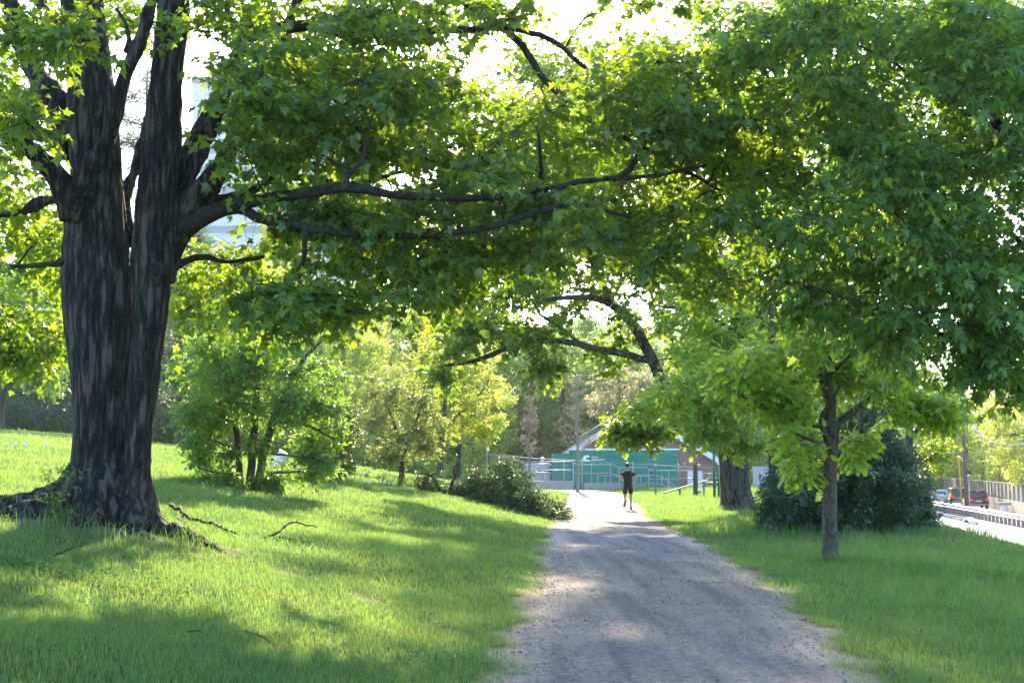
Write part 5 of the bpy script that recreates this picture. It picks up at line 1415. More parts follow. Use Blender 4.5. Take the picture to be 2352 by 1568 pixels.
# grey plank fence far right of the building
pf = empty('plank_fence', 'pale grey plank fence seen between the thick trunk and the holly bush', 'fence', (gx_at(1745, 100), 100, gzf(gx_at(1745, 100), 100)))
for k in range(18):
    x = gx_at(1728, 100) + k * .16; mb = MB(); mb.box((x, 100, pf.location.z + .8), (.14, .03, 1.9), bev=.008); mb.build('plank', plain('grey planks', (.42, .42, .45), .8) if k == 0 else bpy.data.materials['grey planks'], pf)
mb = MB(); mb.box((gx_at(1728, 100) + 1.4, 100.05, pf.location.z + 1.3), (3., .06, .1)); mb.build('fence_rail', bpy.data.materials['grey planks'], pf)

# ================================================================== EXERCISE STATION
def gpost(px, y0, y1, w, mat, label, name='exercise_post', cap=None, Y=None):
    b = G(px, y1) if Y is None else Vector((gx_at(px, Y), Y, gzf(gx_at(px, Y), Y)))
    Y = b.y
    o = empty(name, label, 'post', b)
    r = pm(w / 2, Y); zt_ = gz_at(y0, Y)
    mb = MB(); mb.tube([b - Vector((0, 0, .2)), b, Vector((b.x, Y, zt_ - .02)), Vector((b.x, Y, zt_))], [r, r, r, r * .7], 12); mb.build('shaft', mat, o, True)
    if cap: mb = MB(); mb.tube([(b.x, Y, zt_ - .03), (b.x, Y, zt_ + .05), (b.x, Y, zt_ + .08)], [r * 1.25, r * 1.25, r * .6], 12); mb.build('post_cap', cap, o, True)
    return o
gpost(1506, 1069, 1139, 5.2, M['greenpost'], 'green steel exercise post with shiny cap nearest the jogger', cap=M['galv'])
bp_ = gpost(1598, 1064, 1143, 11, M['brownpost'], 'thick dark brown post behind the sloping bench')
zz = bp_.location
mb = MB(); mb.tube([(zz.x + .12, zz.y, gz_at(1128, zz.y)), (zz.x + .28, zz.y - .1, gz_at(1128, zz.y))], [.1, .1], 10); mb.build('foot_peg', M['galv'], bp_, True)
mb = MB(); mb.tube([(zz.x - .12, zz.y, gz_at(1099, zz.y)), (zz.x - .38, zz.y, gz_at(1099, zz.y))], [.04, .04], 8); mb.build('hand_peg', M['galv'], bp_, True)
mb = MB(); mb.tube([(zz.x + .1, zz.y, gz_at(1068, zz.y)), (zz.x + .3, zz.y, gz_at(1068, zz.y))], [.04, .04], 8); mb.build('hand_peg', M['galv'], bp_, True)
ybar = G(1638, 1145).y
bars = empty('pull_up_bars', 'three tall green exercise posts with crossbars beside the thick trunk', 'exercise bars', (gx_at(1648, ybar), ybar, gzf(gx_at(1648, ybar), ybar)))
for px, y0, dy in [(1638, 1017, 0), (1649, 1066, .1), (1660, 1050, .2)]:
    x = gx_at(px, ybar); mb = MB(); r = pm(3.3, ybar)
    mb.tube([(x, ybar + dy, gzf(x, ybar) - .1), (x, ybar + dy, gz_at(y0, ybar)), (x, ybar + dy, gz_at(y0, ybar) + .03)], [r, r, r * .5], 12); mb.build('post', M['greenpost'], bars, True)
mb = MB(); mb.tube([(gx_at(1620, ybar), ybar + .1, gz_at(1108, ybar)), (gx_at(1672, ybar), ybar + .25, gz_at(1108, ybar))], .035, 8); mb.build('crossbar', M['galv'], bars, True)
yb_ = G(1560, 1141).y
bench = empty('sloping_bench', 'inclined wooden exercise bench on short green legs', 'bench', (gx_at(1580, yb_), yb_, gzf(gx_at(1580, yb_), yb_)))
a, b = P(1523, 1132, yb_), P(1646, 1096, yb_)
mb = MB(); d = (b - a); ln = d.length; c = (a + b) / 2
mb.box(c, (ln, .34, .075), ry=-math.atan2(d.z, d.x), bev=.012); mb.build('board', M['timber'], bench)
for px, y1 in [(1559, 1121), (1614, 1106)]:
    x = gx_at(px, yb_); mb = MB(); mb.tube([(x, yb_, gzf(x, yb_) - .1), (x, yb_, gz_at(y1, yb_) - .03)], .055, 10); mb.build('leg', M['greenpost'], bench, True)
q = P(1631, 1101, yb_); mb = MB(); mb.box(q + Vector((0, 0, .06)), (.26, .42, .1), bev=.02); mb.tube([q + Vector((0, -.05, .1)), q + Vector((-.06, -.05, .3))], .035, 8); mb.build('foot_hook', M['greenpost'], bench)

# ================================================================== JOGGER
def skin(name, verts, edges, radii, mat, parent, root=0, sub=2):
    me = bpy.data.meshes.new(name); me.from_pydata([tuple(v) for v in verts], edges, [])
    o = bpy.data.objects.new(name, me); COL.objects.link(o)
    md = o.modifiers.new('s', 'SKIN'); md.use_smooth_shade = True; md.branch_smoothing = .6
    for i, r in enumerate(radii):
        d = me.skin_vertices[0].data[i]; d.radius = (r, r) if not hasattr(r, '__len__') else r; d.use_root = (i == root)
    o.modifiers.new('d', 'SUBSURF').levels = sub
    dg = bpy.context.evaluated_depsgraph_get()
    nm = bpy.data.meshes.new_from_object(o.evaluated_get(dg))
    bpy.data.objects.remove(o); bpy.data.meshes.remove(me)
    V = np.zeros(len(nm.vertices) * 3, np.float32); nm.vertices.foreach_get('co', V)
    F = [tuple(p.vertices) for p in nm.polygons]
    return V.reshape(-1, 3), F
JB = G(1444, 1171)
jog = empty('person', 'jogger in black t-shirt and dark shorts running away along the path', 'person', JB)
SC = 1.0
def J(x, y, z): return Vector((JB.x + x * SC, JB.y + y * SC, JB.z + z * SC))
M['skin'] = plain('skin', (.50, .28, .20), .5, var=.05)
M['shirt'] = plain('black shirt', (.014, .014, .018), .85, var=.2)
M['shorts'] = plain('navy shorts', (.012, .014, .035), .8, var=.2)
M['hair'] = plain('black hair', (.012, .010, .010), .45)
M['shoe'] = plain('dark running shoe', (.06, .055, .06), .7)
M['sole'] = plain('grey shoe sole', (.17, .16, .15), .8)
bv = []; be = []; brd = []
def node(p, r, par=None):
    bv.append(p); brd.append(r)
    if par is not None: be.append((par, len(bv) - 1))
    return len(bv) - 1
pel = node(J(-.02, 0, .97), (.155, .11))
wai = node(J(-.02, .03, 1.12), (.145, .10), pel)
che = node(J(-.02, .07, 1.32), (.165, .11), wai)
upc = node(J(-.02, .09, 1.44), (.13, .085), che)
nek = node(J(-.02, .11, 1.53), .058, upc)
hd1 = node(J(-.02, .125, 1.60), (.070, .082), nek)
hd2 = node(J(-.02, .13, 1.68), (.080, .098), hd1)
hd3 = node(J(-.02, .125, 1.75), (.066, .08), hd2)
nose = node(J(-.02, .232, 1.655), .014, hd2)
def arm(s, el, wr, hand_dir):
    sh = node(J(-.02 + s * .19, .08, 1.42), .062, upc)
    ua = node(J(*[(a + b) / 2 for a, b in zip((-.02 + s * .20, .07, 1.40), el)]), .052, sh)
    e = node(J(*el), .043, ua)
    fa = node(J(*[(a * .55 + b * .45) for a, b in zip(el, wr)]), .040, e)
    w = node(J(*wr), .027, fa)
    hd = Vector(hand_dir).normalized(); sd_ = hd.cross(Vector((0, 0, 1))).normalized()
    pmn = node(J(*wr) + hd * .05, (.034, .020), w)
    for k, (o_, L_) in enumerate([(-.028, .05), (-.01, .06), (.01, .058), (.027, .045)]):
        a = node(J(*wr) + hd * .095 + Vector((0, 0, o_)), .0095, pmn)
        node(J(*wr) + hd * (.095 + L_ * .7) + Vector((0, 0, o_)) - sd_ * s * .03, .008, a)
    node(J(*wr) + hd * .06 + Vector((0, 0, .05)), .010, pmn)
arm(-1, (-.33, -.09, 1.19), (-.23, .16, 1.13), (.25, .9, .1))
arm(1, (.31, -.06, 1.18), (.28, .15, 1.05), (-.15, .95, -.15))
def leg(hip, knee, ank):
    h = node(J(*hip), .088, pel)
    m_ = node(J(*[a * .5 + b * .5 for a, b in zip(hip, knee)]), .078, h)
    k = node(J(*knee), .056, m_)
    c = node(J(*[a * .68 + b * .32 for a, b in zip(knee, ank)]), .056, k)
    a = node(J(*ank), .034, c)
    return a
ra = leg((.085, .02, .88), (.10, .16, .52), (.085, -.02, .13))
la_ = leg((-.125, .02, .88), (-.13, .12, .49), (-.15, -.30, .36))
node(J(.09, .07, .055), .036, ra)
node(J(-.17, -.36, .26), .036, la_)
V, F = skin('body', bv, be, brd, M['skin'], jog)
build('body', V, F, M['skin'], jog, True)
# shirt
sv = [J(-.02, .0, .84), J(-.02, .03, 1.12), J(-.02, .07, 1.32), J(-.02, .09, 1.44), J(-.02, .105, 1.50), J(-.215, .075, 1.415), J(-.275, -.01, 1.29), J(.175, .075, 1.415), J(.26, .0, 1.29)]
sr = [(.178, .135), (.168, .125), (.19, .135), (.155, .11), (.07, .07), .083, .068, .083, .068]
V, F = skin('shirt', sv, [(0, 1), (1, 2), (2, 3), (3, 4), (3, 5), (5, 6), (3, 7), (7, 8)], sr, None, jog, root=2)
build('shirt', V, F, M['shirt'], jog, True)
hv = [J(-.02, 0, 1.08), J(-.02, 0, .92), J(.085, .03, .86), J(.095, .1, .60), J(-.125, .03, .86), J(-.128, .085, .60)]
V, F = skin('shorts', hv, [(0, 1), (1, 2), (2, 3), (1, 4), (4, 5)], [(.165, .125), (.175, .13), .112, .094, .112, .094], None, jog)
build('shorts', V, F, M['shorts'], jog, True)
# hair
rng = np.random.default_rng(5)
V = []; F = []
hc = J(-.02, .115, 1.695)
nu, nv = 20, 10
for i in range(nv):
    th = math.pi * .60 * i / (nv - 1)
    for k in range(nu):
        a = 2 * math.pi * k / nu
        fr = max(0, math.sin(a)) ** 2                      # front: hairline higher
        t2 = th * (1 - .42 * fr)
        w_ = 1 + rng.normal(0, .015)
        V.append(hc + Vector((math.cos(a) * math.sin(t2) * .092 * w_, math.sin(a) * math.sin(t2) * .112 * w_, math.cos(t2) * .118 * w_)))
for i in range(nv - 1):
    for k in range(nu): F.append((i * nu + k, (i + 1) * nu + k, (i + 1) * nu + (k + 1) % nu, i * nu + (k + 1) % nu))
build('hair', V, F, M['hair'], jog, True)
for s in (-1, 1):
    mb = MB(); c = J(-.02 + s * .084, .125, 1.655); mb.tube([c + Vector((0, 0, -.03)), c + Vector((s * .012, -.01, 0)), c + Vector((s * .008, -.01, .032))], [.008, .017, .009], 8); mb.build('ear', M['skin'], jog, True)
def shoe(ank, toe, up):
    a = Vector(ank); t_ = Vector(toe); f = (t_ - a).normalized(); u = Vector(up).normalized(); r_ = f.cross(u).normalized(); u = r_.cross(f)
    V = []; n = 12; st_ = [(-.07, .030, .035), (-.05, .040, .085), (.0, .041, .082), (.06, .044, .06), (.13, .05, .048), (.19, .043, .036), (.215, .02, .02)]
    for d_, w_, h_ in st_:
        for k in range(n):
            an = 2 * math.pi * k / n
            V.append(a + f * d_ + r_ * math.cos(an) * w_ + u * (max(math.sin(an), -.35) * h_ - .03))
    F = [(i * n + k, i * n + (k + 1) % n, (i + 1) * n + (k + 1) % n, (i + 1) * n + k) for i in range(len(st_) - 1) for k in range(n)]
    F += [tuple(range(n - 1, -1, -1)), tuple(range((len(st_) - 1) * n, len(st_) * n))]
    sh_ = build('shoe', V, F, M['shoe'], jog, True)
    V = []
    for lv in (-.062, -.035):
        for d_, w_, h_ in st_:
            V += [a + f * d_ * 1.03 + r_ * w_ * 1.08 + u * lv, a + f * d_ * 1.03 - r_ * w_ * 1.08 + u * lv]
    m_ = len(st_); F = []
    for i in range(m_ - 1):
        F += [(2 * i + 1, 2 * i, 2 * i + 2, 2 * i + 3), (2 * m_ + 2 * i, 2 * m_ + 2 * i + 1, 2 * m_ + 2 * i + 3, 2 * m_ + 2 * i + 2), (2 * i, 2 * m_ + 2 * i, 2 * m_ + 2 * i + 2, 2 * i + 2), (2 * i + 1, 2 * i + 3, 2 * m_ + 2 * i + 3, 2 * m_ + 2 * i + 1)]
    F += [(0, 1, 2 * m_ + 1, 2 * m_), (2 * m_ - 2, 4 * m_ - 2, 4 * m_ - 1, 2 * m_ - 1)]
    build('sole', V, F, M['sole'], sh_)
shoe(J(.087, .0, .095), J(.10, .16, .055), (0, .1, 1))
shoe(J(-.152, -.315, .33), J(-.205, -.345, .15), (.05, .97, -.1))

# ================================================================== WHITE TILTED CYLINDER on the far lawn
WB = G(637, 1072); Yw = min(WB.y, 58.)
WB = Vector((gx_at(637, Yw), Yw, gzf(gx_at(637, Yw), Yw)))
a, b = P(634, 1070, Yw), P(655, 1040, Yw)
wc = empty('litter_bin', 'white cylinder tilted over on the lawn behind the bushy tree', 'bin', Vector((a.x, Yw, gzf(a.x, Yw))))
ax = (b - a).normalized(); R_ = pm(14, Yw)
V, F = tube_geo([a - ax * .12, a, b - ax * .06, b - ax * .05, b, b], [R_ * .9, R_, R_, R_ * 1.07, R_ * 1.07, R_ * .96], 22, True)
build('drum', V, F, M['white'], wc, True)
mb = MB(); mb.tube([b - ax * .02, b + ax * .012], [R_ * .95, R_ * .95], 22); mb.build('lid', plain('white lid', (.85, .83, .8), .25), wc)
mb = MB(); q = P(628, 1074, Yw); g_ = Vector((q.x, Yw, gzf(q.x, Yw))); mb.tube([a - ax * .1, g_ - Vector((0, 0, .05))], [R_ * .5, R_ * .6], 10); mb.build('stand', M['galv'], wc)
B3c = G(1222 / 1.0, 1072)
wp = P(799, 1051, 60.)

# ================================================================== ROAD SIDE
# guardrail
grd = empty('guardrail', 'steel crash barrier with many posts along the far side of the road', 'guardrail', (gl(80), 80, ROAD_Z))
yy = np.arange(58, 150, 2.)
prof = [(0, .42), (-.06, .46), (-.09, .52), (-.02, .57), (-.02, .60), (-.09, .65), (-.06, .72), (0, .76), (.02, .76), (.02, .42)]
V = []; F = []
for i, y in enumerate(yy):
    V += [(gl(y) + dx, y, ROAD_Z + .05 + h * 1.08) for dx, h in prof]
    if i:
        n = len(prof)
        F += [((i - 1) * n + k, (i - 1) * n + (k + 1) % n, i * n + (k + 1) % n, i * n + k) for k in range(n)]
build('rail', V, F, M['galv'], grd)
for k, y in enumerate(np.arange(62, 146, 1.25)):
    mb = MB(); mb.box((gl(y) + .14, y, ROAD_Z + .35), (.16, .26, .86), bev=.01); mb.build('post', bpy.data.materials['concrete'] if k < 0 else M['galvpost'], grd)
# parapet wall with solid upper screen
par = empty('parapet_wall', 'long grey concrete parapet with a tall grey screen fence along the far road', 'wall', (wl(120), 120, ROAD_Z))
yy = np.arange(70, 230, 4.)
def ribbon(name, z0, z1, t, mat, off=0.):
    V = []; F = []
    for i, y in enumerate(yy):
        x = wl(y) + off
        V += [(x, y, z0), (x + t, y, z0), (x + t, y, z1), (x, y, z1)]
        if i: F += [((i - 1) * 4 + k, (i - 1) * 4 + (k + 1) % 4, i * 4 + (k + 1) % 4, i * 4 + k) for k in range(4)]
    F += [(3, 2, 1, 0), tuple(len(V) - 4 + k for k in range(4))]
    return build(name, V, F, mat, par)
ribbon('base_wall', ROAD_Z - .2, ROAD_Z + 1.0, .35, plain('grey wall concrete', (.25, .24, .235), .9, var=.15, bump=.2))
scr = plain('grey screen mesh', (.16, .165, .18), .7, var=.15)
ribbon('screen', ROAD_Z + 1.14, ROAD_Z + 2.45, .04, scr, .16)
ribbon('coping', ROAD_Z + 2.45, ROAD_Z + 2.52, .1, M['galv'], .13)
for y in np.arange(72, 226, 2.5):
    mb = MB(); mb.box((wl(y) + .1, y, ROAD_Z + 1.72), (.07, .09, 1.5)); mb.build('screen_post', scr, par)
# small concrete drain box and box on the wall side
db_ = empty('concrete_pillar', 'short pale concrete pillar with flat cap beside the parapet wall', 'pillar', (gx_at(2296, 107), 107, ROAD_Z))
mb = MB(); mb.tube([(db_.location.x, 107, ROAD_Z), (db_.location.x, 107, ROAD_Z + .75)], [.34, .24], 12); mb.build('shaft', M['white'], db_)
mb = MB(); mb.box((db_.location.x, 107, ROAD_Z + .84), (1.0, .8, .22), bev=.03); mb.build('cap', M['conc'], db_)
gs = empty('drain_inlet', 'broken pale kerb drain inlet at the road edge below the crash barrier', 'drain inlet', (gl(88) - 1.5, 88, ROAD_Z))
mb = MB(); mb.tube([(gl(86) - 1.9, 86, ROAD_Z + .08), (gl(87) - 1.75, 87, ROAD_Z + .2), (gl(89) - 1.6, 89, ROAD_Z + .24), (gl(91) - 1.6, 91, ROAD_Z + .1)], [.12, .26, .3, .14], 10, True, .6); mb.build('stone', M['white'], gs, True)
mb = MB(); mb.box((gl(88.2) - 1.98, 88.2, ROAD_Z + .16), (.16, .5, .2)); mb.build('opening', M['dark'], gs)  # solid black block paints the shade inside the drain mouth
for i, (px, py) in enumerate([(2146, 1173), (2160, 1177)]):
    w = Vector((gx_at(px, 100 + 4 * (1 - i)), 100 + 4 * (1 - i), ROAD_Z)); mb = MB()
    mb.tube([w + Vector((0, 0, 0)), w + Vector((.02, 0, .1)), w + Vector((.05, 0, .22)), w + Vector((.05, 0, .27))], [.2, .24, .18, .05], 9)
    o = mb.build('pale_rock', M['white'], None, True, loc=w); tag(o, ['pale rock on the sandy verge nearer the holly bush', 'pale rock on the sandy verge nearer the drain inlet'][i], 'rock')

# utility pole, guy guard, sign post, lamp, cables
up = empty('utility_pole', 'tall dark wooden utility pole behind the crash barrier', 'utility pole', (gx_at(2212, 112), 112, ROAD_Z))
ux_ = up.location.x
mb = MB(); mb.tube([(ux_, 112, ROAD_Z - .2), (ux_, 112, gz_at(1080, 112)), (ux_ - .1, 112, gz_at(955, 112)), (ux_ - .2, 112, 11)], [.19, .17, .15, .12], 12); mb.build('shaft', plain('creosoted pole', (.10, .075, .065), .85, var=.3, nscale=12), up, True)
mb = MB(); mb.box((ux_ - .2, 111.85, 10.3), (2.4, .12, .14)); mb.build('crossarm', bpy.data.materials['creosoted pole'], up)
gw = empty('guy_guard', 'yellow guy wire guard leaning beside the utility pole', 'guy guard', (gx_at(2202, 116), 116, ROAD_Z))
mb = MB(); q = P(2203, 1100, 116); mb.tube([(gw.location.x, 116, ROAD_Z), (q.x, 116, gz_at(1052, 116))], .06, 8); mb.build('sleeve', plain('yellow plastic', (.75, .42, .02), .5), gw, True)
mb = MB(); mb.tube([(q.x, 116, gz_at(1053, 116)), (ux_ - .15, 112.2, 9.6)], .02, 5); mb.build('wire', M['galv'], gw)
sp = empty('sign_post', 'thin grey sign post seen edge on beside the utility pole', 'sign post', (gx_at(2219, 110), 110, ROAD_Z))
mb = MB(); mb.box((sp.location.x, 110, ROAD_Z + 1.4), (.07, .06, 2.9)); mb.build('shaft', M['galv'], sp)
mb = MB(); mb.box((sp.location.x - .02, 109.95, gz_at(1098, 110) - .1), (.03, .6, .75), bev=.01); mb.build('sign_plate', M['galv'], sp)
lp = empty('street_lamp', 'street lamp head on a long arm at the right edge of the view', 'street lamp', (31.5, 88, ROAD_Z))
lh = P(2330, 915, 88)
mb = MB(); mb.tube([(38.6, 88, ROAD_Z), (38.6, 88, lh.z - .3), (38.3, 88, lh.z + .05), (36.8, 88, lh.z + .12), (lh.x + .5, 88, lh.z + .08)], [.13, .10, .07, .05, .045], 10); mb.build('pole', M['galv'], lp, True)
mb = MB(); mb.tube([(lh.x + .6, 88, lh.z + .08), (lh.x + .3, 88, lh.z + .1), (lh.x - .1, 88, lh.z + .07), (lh.x - .55, 88, lh.z + .02), (lh.x - .66, 88, lh.z)], [.05, .12, .19, .17, .06], 12, True, .55); mb.build('lamp_housing', M['galv'], lp, True)
mb = MB(); mb.tube([(lh.x + .1, 88, lh.z - .03), (lh.x - .15, 88, lh.z - .1), (lh.x - .45, 88, lh.z - .06)], [.1, .16, .08], 10, True, .7); mb.build('lens', M['white'], lp, True)
def cable(label, pts, r, mat):
    p, rr_ = catmull(pts, [r] * len(pts), 1.5); mb = MB(); mb.tube(p, r, 5, False)
    o = mb.build('overhead_cable', mat, None, True, loc=p[0]); tag(o, label, 'cable')
cable('thick cable with painted white sun glint, sagging to the right from the utility pole', [P(2212, 960, 112), P(2228, 970, 111), P(2255, 1000, 110), P(2290, 1018, 109), P(2320, 1021, 108), P(2360, 1016, 107), P(2480, 990, 105)], .075, M['white'])  # white colour paints the sun glint along this cable
cable('thin dark cable running level across the road from the bush to the right edge', [P(2100, 998, 130), P(2210, 994, 112), P(2360, 1002, 100), P(2480, 1006, 95)], .02, M['dark'])
cable('thin dark cable passing just under the street lamp head', [P(2170, 905, 125), P(2280, 918, 108), P(2360, 926, 98), P(2480, 938, 90)], .022, M['dark'])

# ------------------------------------------------------------------ cars
def car(label, Y, x, yaw, paint, kind):
    z0 = ROAD_Z + .02
    root_ = empty('parked_car' if False else 'car', label, 'car', (x, Y, z0))
    L_, Wd, belt, H = (4.75, 1.92, 1.02, 1.74) if kind == 'suv' else (4.7, 1.82, .95, 1.44)
    c, s = math.cos(yaw), math.sin(yaw)
    def T(p): return Vector((x + p[0] * c - p[1] * s, Y + p[0] * s + p[1] * c, z0 + p[2]))
    hw = Wd / 2
    # body stations from rear (y<0) to front
    st_ = [(-L_ / 2, .86, .42, belt - .16), (-L_ / 2 + .1, .95, .30, belt - .02), (-L_ / 2 + .6, 1., .24, belt), (-.8, 1., .22, belt), (.9, 1., .22, belt), (1.2, .99, .22, belt - .02), (L_ / 2 - .45, .95, .24, belt - .14), (L_ / 2 - .08, .88, .30, belt - .24), (L_ / 2, .78, .40, belt - .36)]
    V = []; F = []; n = 12
    for y, w, zb_, zt_ in st_:
        w *= hw; h = zt_ - zb_
        ring_ = [(-w * .9, zb_), (-w * .97, zb_ + .1 * h), (-w, zb_ + .45 * h), (-w * .985, zb_ + .75 * h), (-w * .95, zb_ + .95 * h), (-w * .86, zt_), (w * .86, zt_), (w * .95, zb_ + .95 * h), (w * .985, zb_ + .75 * h), (w, zb_ + .45 * h), (w * .97, zb_ + .1 * h), (w * .9, zb_)]
        V += [T((a, y, b)) for a, b in ring_]
    for i in range(len(st_) - 1):
        for k in range(n): F.append((i * n + k, i * n + (k + 1) % n, (i + 1) * n + (k + 1) % n, (i + 1) * n + k))
    F += [tuple(range(n - 1, -1, -1)), tuple(range((len(st_) - 1) * n, len(st_) * n))]
    build('body', V, F, paint, root_, True)
    # greenhouse
    if kind == 'suv': gs_ = [(-L_ / 2 + .12, .90, belt - .04, -L_ / 2 + .42, .76), (1.25, .9, belt - .04, .45, .74)]
    else: gs_ = [(-L_ / 2 + .75, .88, belt - .04, -L_ / 2 + 1.45, .72), (1.2, .88, belt - .04, .35, .72)]
    (ya, wa, za_, yar, war), (yb2, wb, zb2, ybr, wbr) = gs_
    base_ = [(-wa * hw, ya), (wa * hw, ya), (wb * hw, yb2), (-wb * hw, yb2)]; top_ = [(-war * hw, yar), (war * hw, yar), (wbr * hw, ybr), (-wbr * hw, ybr)]
    V = [T((a, b, za_)) for a, b in base_] + [T((a * 1.0, b, H - .07)) for a, b in top_] + [T((a * .88, b + (.12 if i < 2 else -.12), H)) for i, (a, b) in enumerate(top_)]
    F = [(0, 1, 5, 4), (1, 2, 6, 5), (2, 3, 7, 6), (3, 0, 4, 7), (4, 5, 9, 8), (5, 6, 10, 9), (6, 7, 11, 10), (7, 4, 8, 11), (8, 9, 10, 11)]
    build('roof', V, F, paint, root_)
    gm_ = M['carglass']
    def pane(name, i0, i1, u0, u1, v0, v1, out):
        b0, b1 = Vector((*base_[i0], za_)), Vector((*base_[i1], za_)); t0, t1 = Vector((*top_[i0], H - .07)), Vector((*top_[i1], H - .07))
        q = []
        for u, v in [(u0, v0), (u1, v0), (u1, v1), (u0, v1)]:
            q.append(b0.lerp(b1, u).lerp(t0.lerp(t1, u), v) + Vector(out) * .012)
        V = [T(p) for p in q] + [T(p - Vector(out) * .03) for p in q]
        build(name, V, [(0, 1, 2, 3), (4, 7, 6, 5), (0, 4, 5, 1), (1, 5, 6, 2), (2, 6, 7, 3), (3, 7, 4, 0)], gm_, root_)
    pane('rear_window', 0, 1, .08, .92, .14, .9, (0, -1, .3)); pane('windscreen', 2, 3, .06, .94, .12, .92, (0, 1, .3))
    for i0, i1, o_ in ((3, 0, (-1, 0, .2)), (1, 2, (1, 0, .2))):
        for u0, u1 in ((.10, .36), (.39, .63), (.66, .92)): pane('side_window', i0, i1, u0, u1, .16, .86, o_)
    for sx in (-1, 1):
        for y in (-L_ / 2 + .95, L_ / 2 - .95):
            w_ = MB(); w_.tube([T((sx * (hw - .24), y, .34)), T((sx * (hw - .02), y, .34))], [.35, .35], 20); tyre = w_.build('wheel', M['dark'], root_, False)
            w_ = MB(); w_.tube([T((sx * (hw - .03), y, .34)), T((sx * (hw + .004), y, .34))], [.23, .21], 14); w_.build('rim', M['galv'], tyre)
        mb = MB(); p = T((sx * hw * .80, -L_ / 2 + .03, belt - .16)); mb.box(p, (.40, .22, .17), rz=yaw, bev=.03); tl = mb.build('taillight', M['brake'], root_)
        mb = MB(); p = T((sx * hw * 1.06, .95, belt + .04)); mb.box(p, (.22, .14, .15), rz=yaw, bev=.04); mb.build('mirror', paint, root_)
    mb = MB(); mb.box(T((0, -L_ / 2 - .012, belt - .28)), (.52, .03, .2), rz=yaw, bev=.006); mb.build('number_plate', M['plate'], root_)
    mb = MB(); mb.box(T((0, -L_ / 2 - .02, .42)), (1.5, .14, .14), rz=yaw, bev=.03); mb.build('bumper', M['galv'] if kind == 'suv' else paint, root_)
    if kind == 'suv':
        mb = MB(); mb.box(T((0, -L_ / 2 + .40, H - .03)), (1.2, .3, .05), rz=yaw, bev=.015); mb.build('spoiler', paint, root_)
        for sx in (-1, 1):
            mb = MB(); mb.tube([T((sx * hw * .66, -1.6, H + .03)), T((sx * hw * .66, .3, H + .03))], .025, 6); mb.build('roof_rail', M['galv'], root_)
        mb = MB(); mb.box(T((0, -L_ / 2 + .27, H - .1)), (.32, .05, .05), rz=yaw); mb.build('brake_lamp', M['brake'], root_)
def paintm(name, c, metal=.2):
    m, nt, N, L, B = newmat(name); B.inputs['Base Color'].default_value = (*c, 1); B.inputs['Roughness'].default_value = .28; B.inputs['Metallic'].default_value = metal
    B.inputs['Coat Weight'].default_value = .8; B.inputs['Coat Roughness'].default_value = .06
    return m
m, nt, N, L, B = newmat('car glass'); B.inputs['Base Color'].default_value = (.035, .045, .05, 1); B.inputs['Roughness'].default_value = .06; B.inputs['Specular IOR Level'].default_value = .8
M['carglass'] = m
M['brake'] = plain('red tail lamp', (.55, .02, .02), .25, emit=((1, .05, .03), .2))
M['plate'] = plain('yellow number plate', (.55, .50, .25), .5)
yawc = -math.atan(.2)
car('burgundy sport utility vehicle with brake lamps lit beyond the crash barrier', 121, gx_at(2231, 121), yawc, paintm('burgundy paint', (.13, .012, .022)), 'suv')
car('dark sport utility vehicle partly hidden behind the utility pole', 133, gx_at(2190, 133), yawc, paintm('black paint', (.02, .018, .018)), 'suv')
car('white sedan farthest left on the road beside the holly bush', 140, gx_at(2150, 140), yawc, paintm('white paint car', (.75, .76, .78), 0), 'sedan')

# ================================================================== WHITE TOWER BLOCK far behind the left trees
tb = empty('tower_block', 'tall pale tower block glimpsed between the limbs of the big maple', 'building', (gx_at(640, 210), 210, gzf(gx_at(640, 210), 210)))
x0, x1 = gx_at(425, 210), gx_at(850, 210); zT = gz_at(190, 210); z0 = tb.location.z - 1
mb = MB(); mb.box(((x0 + x1) / 2, 220, (z0 + zT) / 2), (x1 - x0, 20, zT - z0)); mb.build('wall', plain('pale panel wall', (.62, .61, .66), .7, var=.06, nscale=.4), tb)
mb = MB(); mb.box(((x0 + x1) / 2, 220, zT + .5), (x1 - x0 + .6, 20.6, 1.)); mb.build('roof', M['conc'], tb)
wg = plain('window band glass', (.22, .24, .28), .2)
nfl = int((zT - z0 - 3) / 3.4)
for k in range(nfl):
    mb = MB(); z = z0 + 4 + k * 3.4; mb.box(((x0 + x1) / 2, 209.97, z + .7), (x1 - x0 - 2, .1, 1.3)); f_ = mb.build('window_band', wg, tb)
    mb = MB(); mb.box(((x0 + x1) / 2, 209.9, z - .02), (x1 - x0 - 1.8, .2, .12)); mb.build('sill', M['white'], f_)

# ================================================================== SMALL THINGS ON THE LAWN
def stick(label, pts, r):
    w = [Vector((x, y, gzf(x, y) + h)) for x, y, h in pts]
    rr_ = list(np.linspace(r, r * .4, len(w))); w, rr_ = catmull(w, rr_, .06)
    for i in range(1, len(w) - 1): w[i] = w[i] + Vector(RNG.normal(0, r * .5, 3))
    return w, rr_
def fallen(label, branches):
    o = empty('fallen_stick', label, 'stick', (branches[0][0][0][0], branches[0][0][0][1], gzf(*branches[0][0][0][:2])))
    for pts, r in branches:
        w, rr_ = stick('', pts, r); mb = MB(); mb.tube(w, rr_, 7); mb.build('twig', M['bark_old'], o, True)
def gp(px, py, h=0.):
    g = G(px, py); return (g.x, g.y, h)
fallen('long dark root like stick running from the big trunk down the lawn', [([gp(392, 1172, .1), gp(430, 1196, .07), gp(470, 1207, .06), gp(515, 1222, .05), gp(545, 1232, .03)], .028), ([gp(400, 1190, .03), gp(440, 1215, .03), gp(455, 1232, .02)], .014)])
